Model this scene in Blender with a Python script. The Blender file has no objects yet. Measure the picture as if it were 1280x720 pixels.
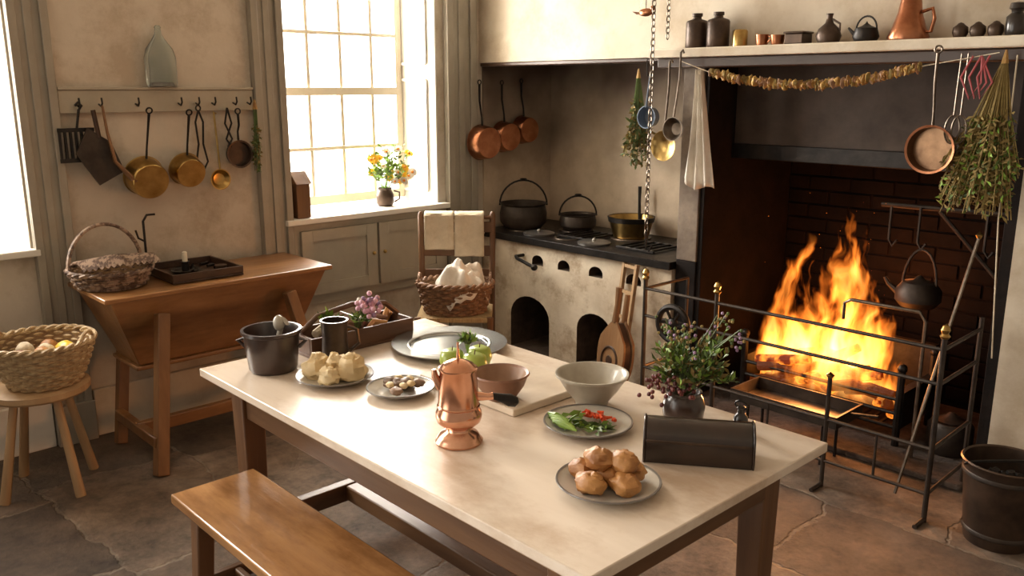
import bpy, math, random
from mathutils import Vector, Matrix, noise
pi=math.pi
rnd=random.Random(7)
scene=bpy.context.scene
# ---------------------------------------------------------------- camera
f=1079.0;pt=math.radians(13.05);hx,hy=-0.729,0.6845
fw=Vector((hx*math.cos(pt),hy*math.cos(pt),-math.sin(pt))).normalized()
rt=Vector((hy,-hx,0)).normalized();up=rt.cross(fw)
cam=bpy.data.cameras.new("camera");co=bpy.data.objects.new("camera",cam);scene.collection.objects.link(co)
M=Matrix((rt,up,-fw)).transposed().to_4x4();M.translation=Vector((0,0,1.7));co.matrix_world=M
cam.lens=f/1280*36;cam.clip_start=.02;scene.camera=co
try:
    scene.view_settings.view_transform='Standard'
    scene.view_settings.look='None'
except Exception: pass
# ---------------------------------------------------------------- materials
def mat(name,c1,c2=None,scale=5,rough=.6,metal=0,bump=0,st=(1,1,1),bs=None,trans=0,emit=None,lo=.35,hi=.65,coat=0,spec=.5,det=6):
    m=bpy.data.materials.new(name);m.use_nodes=True;nt=m.node_tree;N=nt.nodes;Lk=nt.links.new
    b=N["Principled BSDF"];b.inputs["Roughness"].default_value=rough;b.inputs["Metallic"].default_value=metal
    b.inputs["Specular IOR Level"].default_value=spec
    if coat:b.inputs["Coat Weight"].default_value=coat
    if trans:b.inputs["Transmission Weight"].default_value=trans
    if emit:
        b.inputs["Emission Color"].default_value=(*emit[:3],1);b.inputs["Emission Strength"].default_value=emit[3]
    if c2 is None:c2=tuple(x*.72 for x in c1)
    tc=N.new("ShaderNodeTexCoord");mp=N.new("ShaderNodeMapping");mp.inputs["Scale"].default_value=st
    Lk(tc.outputs["Object"],mp.inputs["Vector"])
    n=N.new("ShaderNodeTexNoise");n.inputs["Scale"].default_value=scale;n.inputs["Detail"].default_value=det;n.inputs["Roughness"].default_value=.62
    Lk(mp.outputs[0],n.inputs["Vector"])
    r=N.new("ShaderNodeValToRGB");r.color_ramp.elements[0].position=lo;r.color_ramp.elements[1].position=hi
    r.color_ramp.elements[0].color=(*c2,1);r.color_ramp.elements[1].color=(*c1,1)
    Lk(n.outputs["Fac"],r.inputs[0]);Lk(r.outputs[0],b.inputs["Base Color"])
    if bump:
        n2=N.new("ShaderNodeTexNoise");n2.inputs["Scale"].default_value=bs or scale*3;n2.inputs["Detail"].default_value=5
        Lk(mp.outputs[0],n2.inputs["Vector"])
        bp=N.new("ShaderNodeBump");bp.inputs["Strength"].default_value=bump;bp.inputs["Distance"].default_value=.02
        Lk(n2.outputs["Fac"],bp.inputs["Height"]);Lk(bp.outputs[0],b.inputs["Normal"])
    return m
def overlay(m,c,scale,lo,hi,amt,st=(1,1,1)):
    # worn stain patches multiplied over an existing material
    nt=m.node_tree;N=nt.nodes;b=N["Principled BSDF"];src=b.inputs["Base Color"].links[0].from_socket
    tc=N.new("ShaderNodeTexCoord");mp=N.new("ShaderNodeMapping");mp.inputs["Scale"].default_value=st;mp.inputs["Location"].default_value=(3.3,1.7,.4)
    n=N.new("ShaderNodeTexNoise");n.inputs["Scale"].default_value=scale;n.inputs["Detail"].default_value=8;n.inputs["Roughness"].default_value=.7
    r=N.new("ShaderNodeValToRGB");r.color_ramp.elements[0].position=lo;r.color_ramp.elements[0].color=(*c,1);r.color_ramp.elements[1].position=hi;r.color_ramp.elements[1].color=(1,1,1,1)
    mx_=N.new("ShaderNodeMixRGB");mx_.blend_type='MULTIPLY';mx_.inputs[0].default_value=amt
    L=nt.links.new;L(tc.outputs["Object"],mp.inputs[0]);L(mp.outputs[0],n.inputs["Vector"]);L(n.outputs["Fac"],r.inputs[0]);L(src,mx_.inputs[1]);L(r.outputs[0],mx_.inputs[2]);L(mx_.outputs[0],b.inputs["Base Color"])
    return m
def wood(name,c1,c2,axis='x',rough=.45,scale=9,bump=.15,coat=0,lo=.3,hi=.7):
    st={'x':(.12,1,1),'y':(1,.12,1),'z':(1,1,.12)}[axis]
    return mat(name,c1,c2,scale=scale,rough=rough,st=st,bump=bump,bs=scale*3,coat=coat,lo=lo,hi=hi)
plaster=overlay(mat("plaster_cream",(.60,.54,.455),(.48,.42,.34),1.8,.85,bump=.15,bs=14),(.70,.64,.57),3.5,.36,.52,.75)
plaster_w=overlay(mat("plaster_white",(.67,.60,.49),(.56,.48,.375),2.2,.85,bump=.18,bs=12),(.76,.70,.61),3,.36,.52,.7)
rangep=overlay(mat("limewash",(.70,.62,.49),(.50,.41,.30),3.2,.85,bump=.25,bs=12),(.50,.40,.31),5,.36,.5,.75)
def soot_plaster():
    m=mat("plaster_sooty",(.62,.51,.385),(.42,.33,.235),3,.85,bump=.2,bs=12)
    nt=m.node_tree;N=nt.nodes;b=N["Principled BSDF"]
    src=b.inputs["Base Color"].links[0].from_socket
    g=N.new("ShaderNodeNewGeometry");s=N.new("ShaderNodeSeparateXYZ");nt.links.new(g.outputs["Position"],s.inputs[0])
    mr=N.new("ShaderNodeMapRange");mr.inputs[1].default_value=1.10;mr.inputs[2].default_value=1.85
    nz=N.new("ShaderNodeTexNoise");nz.inputs["Scale"].default_value=3;nt.links.new(g.outputs["Position"],nz.inputs["Vector"])
    ad=N.new("ShaderNodeMath");ad.operation='MULTIPLY_ADD';ad.inputs[1].default_value=.7
    nt.links.new(nz.outputs["Fac"],ad.inputs[0]);sb=N.new("ShaderNodeMath");sb.operation='SUBTRACT';sb.inputs[1].default_value=.35
    nt.links.new(s.outputs["Z"],ad.inputs[2]);nt.links.new(ad.outputs[0],sb.inputs[0]);nt.links.new(sb.outputs[0],mr.inputs[0])
    mx=N.new("ShaderNodeMixRGB");nt.links.new(mr.outputs[0],mx.inputs[0]);nt.links.new(src,mx.inputs[1]);mx.inputs[2].default_value=(.085,.053,.038,1)
    nt.links.new(mx.outputs[0],b.inputs["Base Color"]);return m
sooty=soot_plaster()
trimp=mat("paint_taupe",(.33,.295,.24),(.26,.23,.185),3,.5,bump=.05)
cupp=mat("paint_cupboard",(.41,.365,.29),(.33,.295,.235),3,.5,bump=.05)
trimw=mat("paint_white",(.78,.75,.69),(.70,.67,.61),3,.45)
framep=mat("paint_frame",(.66,.58,.45),(.56,.48,.35),3,.45)
railp=mat("paint_rail",(.40,.355,.28),(.32,.285,.22),4,.55)
soot=mat("soot_brick",(.014,.008,.006),(.005,.0035,.003),6,.9,bump=.5,bs=10,spec=.25)
lint=mat("lintel_stone",(.095,.07,.056),(.05,.036,.029),4,.85,bump=.3)
jamb=mat("jamb_stone",(.26,.205,.155),(.11,.08,.06),5,.85,bump=.3)
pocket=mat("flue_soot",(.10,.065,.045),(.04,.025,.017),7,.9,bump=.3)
iron=mat("black_iron",(.030,.025,.022),(.013,.011,.010),12,.42,metal=.6,bump=.1)
ironl=mat("worn_iron",(.065,.048,.037),(.027,.020,.016),10,.5,metal=.5,bump=.1)
steel=mat("worn_steel",(.22,.175,.14),(.10,.08,.06),14,.38,metal=.9)
brass=mat("brass",(.55,.38,.14),(.32,.20,.065),9,.28,metal=1)
copper=mat("copper",(.50,.22,.115),(.27,.10,.05),8,.28,metal=1)
copperd=mat("copper_inside",(.34,.20,.11),(.14,.075,.04),7,.35,metal=.8)
copperb=mat("copper_bright",(.78,.44,.30),(.56,.27,.16),5,.2,metal=1)
pewter=mat("pewter",(.46,.44,.41),(.30,.285,.26),9,.33,metal=.9)
pewterb=mat("pewter_polished",(.58,.61,.62),(.42,.45,.46),5,.2,metal=.9)
tin=mat("dark_tin",(.10,.065,.045),(.045,.030,.022),9,.4,metal=.6)
blackgl=mat("black_glaze",(.030,.021,.017),(.013,.010,.008),9,.28,coat=.2)
crockb=mat("brown_glaze",(.060,.032,.023),(.024,.014,.010),9,.3,coat=.3)
blackbox=mat("black_japan",(.036,.018,.012),(.015,.009,.006),9,.28,coat=.3)
oak=wood("oak_x",(.16,.077,.03),(.07,.029,.011),'x',.42)
oaky=wood("oak_y",(.15,.072,.029),(.07,.029,.011),'y',.42)
oakz=wood("oak_z",(.17,.08,.032),(.08,.033,.012),'z',.45)
pine=overlay(wood("pine_y",(.38,.19,.075),(.17,.076,.028),'y',.30,7,coat=.15),(.5,.42,.35),3,.38,.55,.7,(1,.35,1))
pinez=wood("pine_z",(.27,.13,.05),(.13,.058,.022),'z',.4)
benchm=overlay(wood("bench_x",(.46,.24,.095),(.21,.095,.033),'x',.25,7,coat=.25),(.5,.4,.3),4,.38,.55,.75,(.4,1,1))
topm=overlay(wood("scrubbed_top",(.80,.70,.59),(.64,.52,.41),'x',.25,4,.035,lo=.25,hi=.62),(.72,.62,.53),2.6,.38,.54,.8,(.6,1,1))
edgew=wood("top_edge",(.50,.30,.15),(.32,.17,.08),'x',.5)
palew=wood("pale_wood",(.46,.30,.16),(.29,.175,.085),'z',.5)
bellw=wood("bellows_wood",(.34,.19,.09),(.18,.09,.04),'z',.4)
boardm=mat("board_pale",(.68,.58,.45),(.54,.44,.33),6,.5)
trugw=wood("trug_wood",(.15,.07,.035),(.07,.032,.017),'y',.5)
darkw=wood("dark_wood",(.065,.032,.018),(.03,.015,.009),'x',.4)
wick=mat("wicker_honey",(.56,.42,.24),(.33,.22,.115),40,.6,bump=.3,bs=90)
wickd=mat("wicker_brown",(.32,.18,.095),(.15,.075,.04),40,.6,bump=.3,bs=90)
wickg=mat("wicker_grey",(.36,.25,.18),(.11,.065,.045),28,.6,bump=.3,bs=90,lo=.45,hi=.55)
wicki=mat("wicker_liner",(.25,.15,.07),(.14,.08,.04),50,.8)
linen=mat("linen_white",(.80,.75,.67),(.68,.62,.53),12,.9,bump=.2,bs=60)
linenb=mat("linen_beige",(.66,.57,.43),(.54,.45,.32),12,.9,bump=.3,bs=70)
rush=mat("rush_seat",(.48,.33,.16),(.30,.19,.08),30,.8,bump=.4,st=(1,6,1))
leather=mat("leather",(.08,.04,.025),(.04,.02,.012),9,.5,bump=.2)
crock=mat("crock_white",(.50,.46,.38),(.37,.33,.265),8,.35,coat=.3)
platem=mat("plate_glaze",(.64,.60,.53),(.48,.45,.39),7,.28,coat=.3)
rimm=mat("plate_rim",(.20,.18,.16),(.12,.10,.09),9,.3)
terra=mat("earthenware",(.27,.135,.08),(.18,.085,.05),8,.5)
terrai=mat("earthenware_inside",(.36,.215,.13),(.27,.155,.09),8,.4)
bread=mat("bread_crust",(.56,.28,.09),(.25,.09,.022),9,.5,bump=.35,bs=30)
butter=mat("pastry",(.82,.67,.41),(.66,.48,.24),10,.5,bump=.2)
mush=mat("mushroom",(.33,.20,.12),(.05,.03,.02),14,.5)
appl=mat("apple_green",(.40,.48,.09),(.27,.36,.045),8,.3,coat=.3)
lemon=mat("lemon",(.85,.62,.08),(.7,.45,.04),8,.4)
chili=mat("red_pepper",(.75,.10,.02),(.6,.05,.015),8,.35)
leafg=mat("leaf_green",(.12,.18,.04),(.045,.075,.018),12,.55)
leafb=mat("leaf_bright",(.27,.42,.06),(.14,.26,.03),12,.5)
leafd=mat("leaf_dried",(.32,.24,.08),(.16,.105,.03),12,.8)
berry=mat("berry_dark",(.17,.035,.03),(.09,.02,.02),12,.5)
purple=mat("petal_purple",(.34,.22,.34),(.22,.13,.23),12,.6)
pinkp=mat("petal_pink",(.75,.47,.56),(.6,.32,.42),12,.6)
yell=mat("petal_yellow",(.90,.62,.03),(.85,.50,.02),12,.55)
oran=mat("petal_orange",(.88,.33,.02),(.75,.22,.01),12,.55)
garl=mat("dried_slices",(.58,.39,.12),(.26,.12,.03),18,.7)
wax=mat("candle_wax",(.85,.78,.62),None,5,.5)
redr=mat("red_ribbon",(.28,.012,.012),(.18,.008,.008),8,.6)
bluee=mat("blue_enamel",(.14,.19,.26),(.09,.12,.17),8,.35)
glassm=mat("green_glass",(.72,.77,.73),(.62,.69,.65),5,.12,trans=.85)
ash=mat("ash",(.10,.075,.06),(.04,.028,.023),16,.95,bump=.6)
logm=mat("charred_log",(.06,.03,.02),(.02,.012,.01),16,.9,bump=.6,emit=(1,.16,.015,.10))
def ember_mat():
    m=bpy.data.materials.new("ember");m.use_nodes=True;nt=m.node_tree;N=nt.nodes;Lk=nt.links.new;b=N["Principled BSDF"]
    b.inputs["Base Color"].default_value=(.05,.02,.01,1);b.inputs["Roughness"].default_value=.9
    g=N.new("ShaderNodeTexCoord");n=N.new("ShaderNodeTexNoise");n.inputs["Scale"].default_value=22;Lk(g.outputs["Object"],n.inputs["Vector"])
    r=N.new("ShaderNodeValToRGB");r.color_ramp.elements[0].position=.42;r.color_ramp.elements[0].color=(.10,.007,.0,1);r.color_ramp.elements[1].position=.62;r.color_ramp.elements[1].color=(1,.26,.025,1)
    Lk(n.outputs["Fac"],r.inputs[0]);Lk(r.outputs[0],b.inputs["Emission Color"]);b.inputs["Emission Strength"].default_value=1.8;return m
ember=ember_mat()
def floor_mat():
    m=bpy.data.materials.new("flagstone");m.use_nodes=True;nt=m.node_tree;N=nt.nodes;Lk=nt.links.new;b=N["Principled BSDF"]
    tc=N.new("ShaderNodeTexCoord")
    nz=N.new("ShaderNodeTexNoise");nz.inputs["Scale"].default_value=1.7;nz.inputs["Detail"].default_value=7;nz.inputs["Roughness"].default_value=.6
    Lk(tc.outputs["Object"],nz.inputs["Vector"])
    sc=N.new("ShaderNodeVectorMath");sc.operation='MULTIPLY_ADD';sc.inputs[1].default_value=(.38,.38,0)
    Lk(nz.outputs["Color"],sc.inputs[0]);Lk(tc.outputs["Object"],sc.inputs[2])
    br=N.new("ShaderNodeTexBrick");br.offset=.37;br.inputs["Scale"].default_value=1;br.squash=.8;br.squash_frequency=2
    br.inputs["Brick Width"].default_value=.95;br.inputs["Row Height"].default_value=.60
    br.inputs["Mortar Size"].default_value=.011;br.inputs["Mortar Smooth"].default_value=.7
    br.inputs["Color1"].default_value=(.245,.185,.14,1);br.inputs["Color2"].default_value=(.095,.067,.05,1);br.inputs["Mortar"].default_value=(.25,.205,.16,1)
    Lk(sc.outputs[0],br.inputs["Vector"])
    n2=N.new("ShaderNodeTexNoise");n2.inputs["Scale"].default_value=3.6;n2.inputs["Detail"].default_value=12;n2.inputs["Roughness"].default_value=.8
    Lk(tc.outputs["Object"],n2.inputs["Vector"])
    rp=N.new("ShaderNodeValToRGB");rp.color_ramp.elements[0].position=.38;rp.color_ramp.elements[0].color=(.26,.23,.20,1);rp.color_ramp.elements[1].position=.64;rp.color_ramp.elements[1].color=(1.5,1.44,1.36,1)
    Lk(n2.outputs["Fac"],rp.inputs[0])
    mx=N.new("ShaderNodeMixRGB");mx.blend_type='MULTIPLY';mx.inputs[0].default_value=.95
    Lk(br.outputs["Color"],mx.inputs[1]);Lk(rp.outputs[0],mx.inputs[2]);Lk(mx.outputs[0],b.inputs["Base Color"])
    b.inputs["Roughness"].default_value=.45
    mm=N.new("ShaderNodeMath");mm.operation='MULTIPLY_ADD';mm.inputs[1].default_value=1.7
    inv=N.new("ShaderNodeMath");inv.operation='SUBTRACT';inv.inputs[0].default_value=1;Lk(br.outputs["Fac"],inv.inputs[1])
    hf=N.new("ShaderNodeMath");hf.operation='MULTIPLY';hf.inputs[1].default_value=.7;Lk(inv.outputs[0],hf.inputs[0])
    Lk(n2.outputs["Fac"],mm.inputs[0]);Lk(hf.outputs[0],mm.inputs[2])
    bp=N.new("ShaderNodeBump");bp.inputs["Strength"].default_value=.8;bp.inputs["Distance"].default_value=.035
    Lk(mm.outputs[0],bp.inputs["Height"]);Lk(bp.outputs[0],b.inputs["Normal"]);return m
floorm=floor_mat()
def flame_volume():
    m=bpy.data.materials.new("flame_volume");m.use_nodes=True;nt=m.node_tree;N=nt.nodes;N.clear();Lk=nt.links.new
    def math_(op,a,b=None,c=None,clamp=False):
        n=N.new("ShaderNodeMath");n.operation=op;n.use_clamp=clamp
        for i,x in enumerate((a,b,c)):
            if x is None:continue
            if isinstance(x,(int,float)):n.inputs[i].default_value=x
            else:Lk(x,n.inputs[i])
        return n.outputs[0]
    o=N.new("ShaderNodeOutputMaterial");tc=N.new("ShaderNodeTexCoord");P=tc.outputs["Object"]
    s0=N.new("ShaderNodeSeparateXYZ");Lk(P,s0.inputs[0])
    wz=N.new("ShaderNodeTexNoise");wz.inputs["Scale"].default_value=5;wz.inputs["Detail"].default_value=2
    mpw=N.new("ShaderNodeMapping");mpw.inputs["Scale"].default_value=(1,1,.7);Lk(P,mpw.inputs[0]);Lk(mpw.outputs[0],wz.inputs["Vector"])
    sub=N.new("ShaderNodeVectorMath");sub.operation='SUBTRACT';sub.inputs[1].default_value=(.5,.5,.5);Lk(wz.outputs["Color"],sub.inputs[0])
    scl=N.new("ShaderNodeVectorMath");scl.operation='SCALE';Lk(sub.outputs[0],scl.inputs[0]);Lk(math_('MULTIPLY_ADD',s0.outputs["Z"],.40,.06),scl.inputs["Scale"])
    add=N.new("ShaderNodeVectorMath");add.operation='ADD';Lk(P,add.inputs[0]);Lk(scl.outputs[0],add.inputs[1])
    s=N.new("ShaderNodeSeparateXYZ");Lk(add.outputs[0],s.inputs[0])
    xr=math_('MULTIPLY_ADD',s.outputs["X"],1/.84,.5)
    hr=N.new("ShaderNodeValToRGB");cr=hr.color_ramp;cr.interpolation='EASE'
    pts=[(0,.10),(.10,.30),(.20,.64),(.27,.68),(.37,.40),(.50,.62),(.58,.96),(.66,.90),(.76,.48),(.88,.28),(1,.10)]
    cr.elements[0].position=0;cr.elements[0].color=(.1,.1,.1,1);cr.elements[1].position=1;cr.elements[1].color=(.1,.1,.1,1)
    for p_,v_ in pts[1:-1]:
        e=cr.elements.new(p_);e.color=(v_,v_,v_,1)
    Lk(xr,hr.inputs[0])
    n1=N.new("ShaderNodeTexNoise");n1.inputs["Scale"].default_value=1;n1.inputs["Detail"].default_value=3;n1.inputs["Roughness"].default_value=.5
    mp=N.new("ShaderNodeMapping");mp.inputs["Scale"].default_value=(17,13,4.0);Lk(add.outputs[0],mp.inputs[0]);Lk(mp.outputs[0],n1.inputs["Vector"])
    t=math_('DIVIDE',s.outputs["Z"],hr.outputs[0])
    v=math_('SUBTRACT',1.0,t)
    nn=math_('MULTIPLY_ADD',n1.outputs["Fac"],3.0,-1.5)
    v2=math_('ADD',v,nn)
    ay=math_('ABSOLUTE',s.outputs["Y"]);v3=math_('SUBTRACT',v2,math_('MULTIPLY',ay,2.2))
    mr=N.new("ShaderNodeMapRange");mr.interpolation_type='SMOOTHSTEP';mr.inputs[1].default_value=.12;mr.inputs[2].default_value=.62;Lk(v3,mr.inputs[0])
    cutm=N.new("ShaderNodeMapRange");cutm.interpolation_type='SMOOTHSTEP';cutm.inputs[1].default_value=-.25;cutm.inputs[2].default_value=.12;Lk(v,cutm.inputs[0])
    bas=N.new("ShaderNodeMapRange");bas.inputs[1].default_value=0;bas.inputs[2].default_value=.18;bas.inputs[3].default_value=.12;bas.inputs[4].default_value=1;Lk(s0.outputs["Z"],bas.inputs[0])
    dens=math_('MULTIPLY',math_('MULTIPLY',mr.outputs[0],cutm.outputs[0]),bas.outputs[0])
    rp=N.new("ShaderNodeValToRGB");e=rp.color_ramp.elements;e[0].position=.1;e[0].color=(1,.13,.008,1);e[1].position=1;e[1].color=(1,.46,.11,1);k=e.new(.5);k.color=(1,.26,.028,1)
    Lk(v3,rp.inputs[0])
    em=N.new("ShaderNodeEmission");Lk(rp.outputs[0],em.inputs[0]);Lk(math_('MULTIPLY',dens,34),em.inputs[1])
    Lk(em.outputs[0],o.inputs["Volume"])
    try:m.cycles.volume_step_rate=.12
    except Exception:pass
    return m
flamev=flame_volume()
# ---------------------------------------------------------------- builder
class B:
    def __init__(s):
        s.v=[];s.f=[];s.fm=[];s.mats=[];s.M=Matrix()
    def mi(s,m):
        if m not in s.mats:s.mats.append(m)
        return s.mats.index(m)
    def add(s,vs,fs,m):
        o=len(s.v);s.v+=[s.M@Vector(v) for v in vs];k=s.mi(m)
        for f_ in fs:s.f.append([o+i for i in f_]);s.fm.append(k)
    def hexa(s,b,t,m):
        s.add(list(b)+list(t),[(3,2,1,0),(4,5,6,7),(0,1,5,4),(1,2,6,5),(2,3,7,6),(3,0,4,7)],m)
    def bx(s,x0,x1,y0,y1,z0,z1,m):
        s.hexa([(x0,y0,z0),(x1,y0,z0),(x1,y1,z0),(x0,y1,z0)],[(x0,y0,z1),(x1,y0,z1),(x1,y1,z1),(x0,y1,z1)],m)
    def beam(s,a,b,w,d,m,side=(0,0,1)):
        a=Vector(a);b=Vector(b);t=(b-a).normalized();sd=Vector(side)
        if abs(t.dot(sd))>.95:sd=Vector((1,0,0))
        u=t.cross(sd).normalized();v=t.cross(u)
        q=[u*w/2+v*d/2,-u*w/2+v*d/2,-u*w/2-v*d/2,u*w/2-v*d/2]
        s.hexa([a+k for k in q],[b+k for k in q],m)
    def lathe(s,prof,m,c=(0,0,0),n=32,sx=1,sy=1):
        vs=[];fs=[];rings=[]
        for r,z in prof:
            if r<1e-5:rings.append([len(vs)]);vs.append((c[0],c[1],c[2]+z))
            else:
                st=len(vs);rings.append(list(range(st,st+n)))
                for i in range(n):
                    a=2*pi*i/n;vs.append((c[0]+r*sx*math.cos(a),c[1]+r*sy*math.sin(a),c[2]+z))
        for A,C in zip(rings,rings[1:]):
            for i in range(n):
                j=(i+1)%n
                if len(A)==1 and len(C)==1:continue
                if len(A)==1:fs.append((A[0],C[j],C[i]))
                elif len(C)==1:fs.append((A[i],A[j],C[0]))
                else:fs.append((A[i],A[j],C[j],C[i]))
        s.add(vs,fs,m)
    def tube(s,pts,r,m,n=8,closed=False,flat=1.0):
        pts=[Vector(p) for p in pts];k=len(pts)
        rs=r if isinstance(r,(list,tuple)) else [r]*k
        vs=[];fs=[];nrm=None
        for i,p in enumerate(pts):
            if closed:t=pts[(i+1)%k]-pts[i-1]
            else:t=pts[min(i+1,k-1)]-pts[max(i-1,0)]
            if t.length<1e-9:t=Vector((0,0,1))
            t.normalize()
            if nrm is None:
                nrm=Vector((0,0,1)) if abs(t.z)<.9 else Vector((1,0,0))
            nrm=(nrm-t*nrm.dot(t))
            if nrm.length<1e-6:nrm=t.orthogonal()
            nrm.normalize();b=t.cross(nrm)
            for j in range(n):
                a=2*pi*j/n;vs.append(p+nrm*math.cos(a)*rs[i]+b*math.sin(a)*rs[i]*flat)
        for i in range(k if closed else k-1):
            i2=(i+1)%k
            for j in range(n):
                j2=(j+1)%n;fs.append((i*n+j,i*n+j2,i2*n+j2,i2*n+j))
        if not closed:
            fs.append(tuple(range(n-1,-1,-1)));fs.append(tuple((k-1)*n+j for j in range(n)))
        s.add(vs,fs,m)
    def sph(s,c,r,m,nu=14,nv=9,nz=0,seed=0,fq=1.5):
        if not isinstance(r,(tuple,list)):r=(r,r,r)
        vs=[];fs=[]
        for i in range(nv+1):
            ph=pi*i/nv
            for j in range(nu):
                a=2*pi*j/nu;d=Vector((math.sin(ph)*math.cos(a),math.sin(ph)*math.sin(a),math.cos(ph)))
                k=1+(nz*noise.noise(d*fq+Vector((seed*3.1,seed*1.7,0))) if nz else 0)
                vs.append((c[0]+d.x*r[0]*k,c[1]+d.y*r[1]*k,c[2]+d.z*r[2]*k))
        for i in range(nv):
            for j in range(nu):
                j2=(j+1)%nu
                fs.append((i*nu+j,(i+1)*nu+j,(i+1)*nu+j2,i*nu+j2))
        s.add(vs,fs,m)
    def grid(s,fn,nu,nv,m):
        vs=[fn(i/nu,j/nv) for i in range(nu+1) for j in range(nv+1)]
        fs=[(i*(nv+1)+j,(i+1)*(nv+1)+j,(i+1)*(nv+1)+j+1,i*(nv+1)+j+1) for i in range(nu) for j in range(nv)]
        s.add(vs,fs,m)
    def prism(s,poly,axis,a0,a1,m):
        def P(p,a):
            return {'x':(a,p[0],p[1]),'y':(p[0],a,p[1]),'z':(p[0],p[1],a)}[axis]
        n=len(poly);vs=[P(p,a0) for p in poly]+[P(p,a1) for p in poly]
        fs=[tuple(range(n)),tuple(range(2*n-1,n-1,-1))]+[(i,i+n,(i+1)%n+n,(i+1)%n) for i in range(n)]
        s.add(vs,fs,m)
    def leaf(s,c,d,l,w,m):
        c=Vector(c);d=Vector(d).normalized();sd=d.cross(Vector((rnd.uniform(-1,1),rnd.uniform(-1,1),rnd.uniform(-1,1))))
        if sd.length<1e-3:sd=d.orthogonal()
        sd.normalize();nn=d.cross(sd)*.15*l
        s.add([c,c+d*l*.5+sd*w/2+nn,c+d*l,c+d*l*.5-sd*w/2+nn],[(0,1,2,3)],m)
    def finish(s,name,bevel=0,solid=0,ang=38):
        xs=[v.x for v in s.v];ys=[v.y for v in s.v];zs=[v.z for v in s.v]
        o=Vector(((min(xs)+max(xs))/2,(min(ys)+max(ys))/2,min(zs)))
        me=bpy.data.meshes.new(name);me.from_pydata([v-o for v in s.v],[],s.f)
        for m in s.mats:me.materials.append(m)
        me.polygons.foreach_set("material_index",s.fm)
        me.polygons.foreach_set("use_smooth",[True]*len(s.f))
        me.update()
        try:me.set_sharp_from_angle(angle=math.radians(ang))
        except Exception:pass
        ob=bpy.data.objects.new(name,me);ob.location=o;scene.collection.objects.link(ob)
        if solid:
            q=ob.modifiers.new("s","SOLIDIFY");q.thickness=solid
        if bevel:
            q=ob.modifiers.new("b","BEVEL");q.width=bevel;q.segments=2;q.limit_method='ANGLE';q.angle_limit=math.radians(40)
        return ob
def fix_normals(ob):
    import bmesh
    bm=bmesh.new();bm.from_mesh(ob.data);bmesh.ops.recalc_face_normals(bm,faces=bm.faces);bm.to_mesh(ob.data);bm.free()
def mx(x,y,z,o):
    m=Matrix((Vector(x),Vector(y),Vector(z))).transposed().to_4x4();m.translation=Vector(o);return m
# ---------------------------------------------------------------- room shell
XW=-4.4
b=B();b.bx(-5.2,1.6,-1.6,4.95,-.1,0,floorm);b.finish("floor")
b=B();b.bx(-4.8,1.6,-1.6,4.95,3.0,3.1,plaster_w);b.finish("ceiling")
b=B();T=-4.75
for y0,y1,z0,z1 in [(-1.6,-.1,0,3),(-.1,1.07,0,.94),(-.1,1.07,2.75,3),(1.07,2.41,0,3),(2.41,3.48,0,.94),(2.41,3.48,2.75,3),(3.48,4.95,0,3)]:
    b.bx(T,XW,y0,y1,z0,z1,plaster)
b.finish("wall_left")
def window(y0,y1,z0,z1,name,cols):
    b=B();xa,xb=-4.72,-4.66;m=framep
    w=.045
    b.bx(xa,xb,y0,y0+w,z0,z1,m);b.bx(xa,xb,y1-w,y1,z0,z1,m);b.bx(xa,xb,y0+w,y1-w,z0,z0+w+.01,m);b.bx(xa,xb,y0+w,y1-w,z1-w,z1,m)
    rows=5;h=(z1-z0)/rows
    for i in range(1,rows):
        z=z0+i*h;t=.024 if i==2 else .011
        b.bx(xa+.01,xb+(.012 if i==2 else 0),y0+w,y1-w,z-t,z+t,m)
    for i in range(1,cols):
        y=y0+(y1-y0)*i/cols;b.bx(xa+.012,xb-.004,y-.011,y+.011,z0+.05,z1-.04,m)
    return b.finish(name,bevel=.003)
window(2.50,3.40,1.0,2.70,"window_1",4)
window(0.0,1.0,.98,2.70,"window_2",4)
b=B()
for z0,z1 in [(.976,2.75)]:
    b.hexa([(-4.4,3.479,z0),(-4.74,3.479,z0),(-4.74,3.39,z0),(-4.4,3.468,z0)],[(-4.4,3.479,z1),(-4.74,3.479,z1),(-4.74,3.39,z1),(-4.4,3.468,z1)],trimw)
    b.hexa([(-4.4,2.411,z0),(-4.4,2.42,z0),(-4.74,2.51,z0),(-4.74,2.411,z0)],[(-4.4,2.411,z1),(-4.4,2.42,z1),(-4.74,2.51,z1),(-4.74,2.411,z1)],trimw)
    b.bx(-4.74,-4.4,2.42,3.47,2.69,2.749,trimw)
    for (a,c) in [(1.05,1.75),(1.85,2.6)]:
        for t in (.2,.8):
            x=-4.4-.34*t;y=3.466-.078*t
            b.bx(x-.008,x+.008,y-.012,y,a,c,trimw)
        for zz in (a,c):b.beam((-4.468,3.445,zz),(-4.672,3.398,zz),.012,.016,trimw)
b.finish("trim_1")
b=B();b.bx(-4.745,-4.34,2.36,3.53,.941,.975,trimw);b.finish("window_sill",bevel=.006)
b=B();b.bx(-4.745,-4.35,-.15,1.1,.941,.975,trimw);b.finish("window_sill",bevel=.006)
def pil(y0,y1,name,z0=0,z1=3):
    b=B();b.bx(XW,XW+.03,y0,y1,z0,z1,trimp)
    w=y1-y0
    b.bx(XW+.031,XW+.048,y0+.001,y0+w*.22,z0,z1,trimp);b.bx(XW+.031,XW+.048,y1-w*.22,y1-.001,z0,z1,trimp)
    b.bx(XW+.031,XW+.038,y0+w*.4,y0+w*.6,z0,z1,trimp)
    b.bx(XW,XW+.06,y0-.005,y1+.005,z0,z0+.2,trimp)
    b.finish(name,bevel=.004)
pil(1.08,1.25,"trim_2");pil(2.22,2.405,"trim_3");pil(3.535,3.78,"trim_4")
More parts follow.
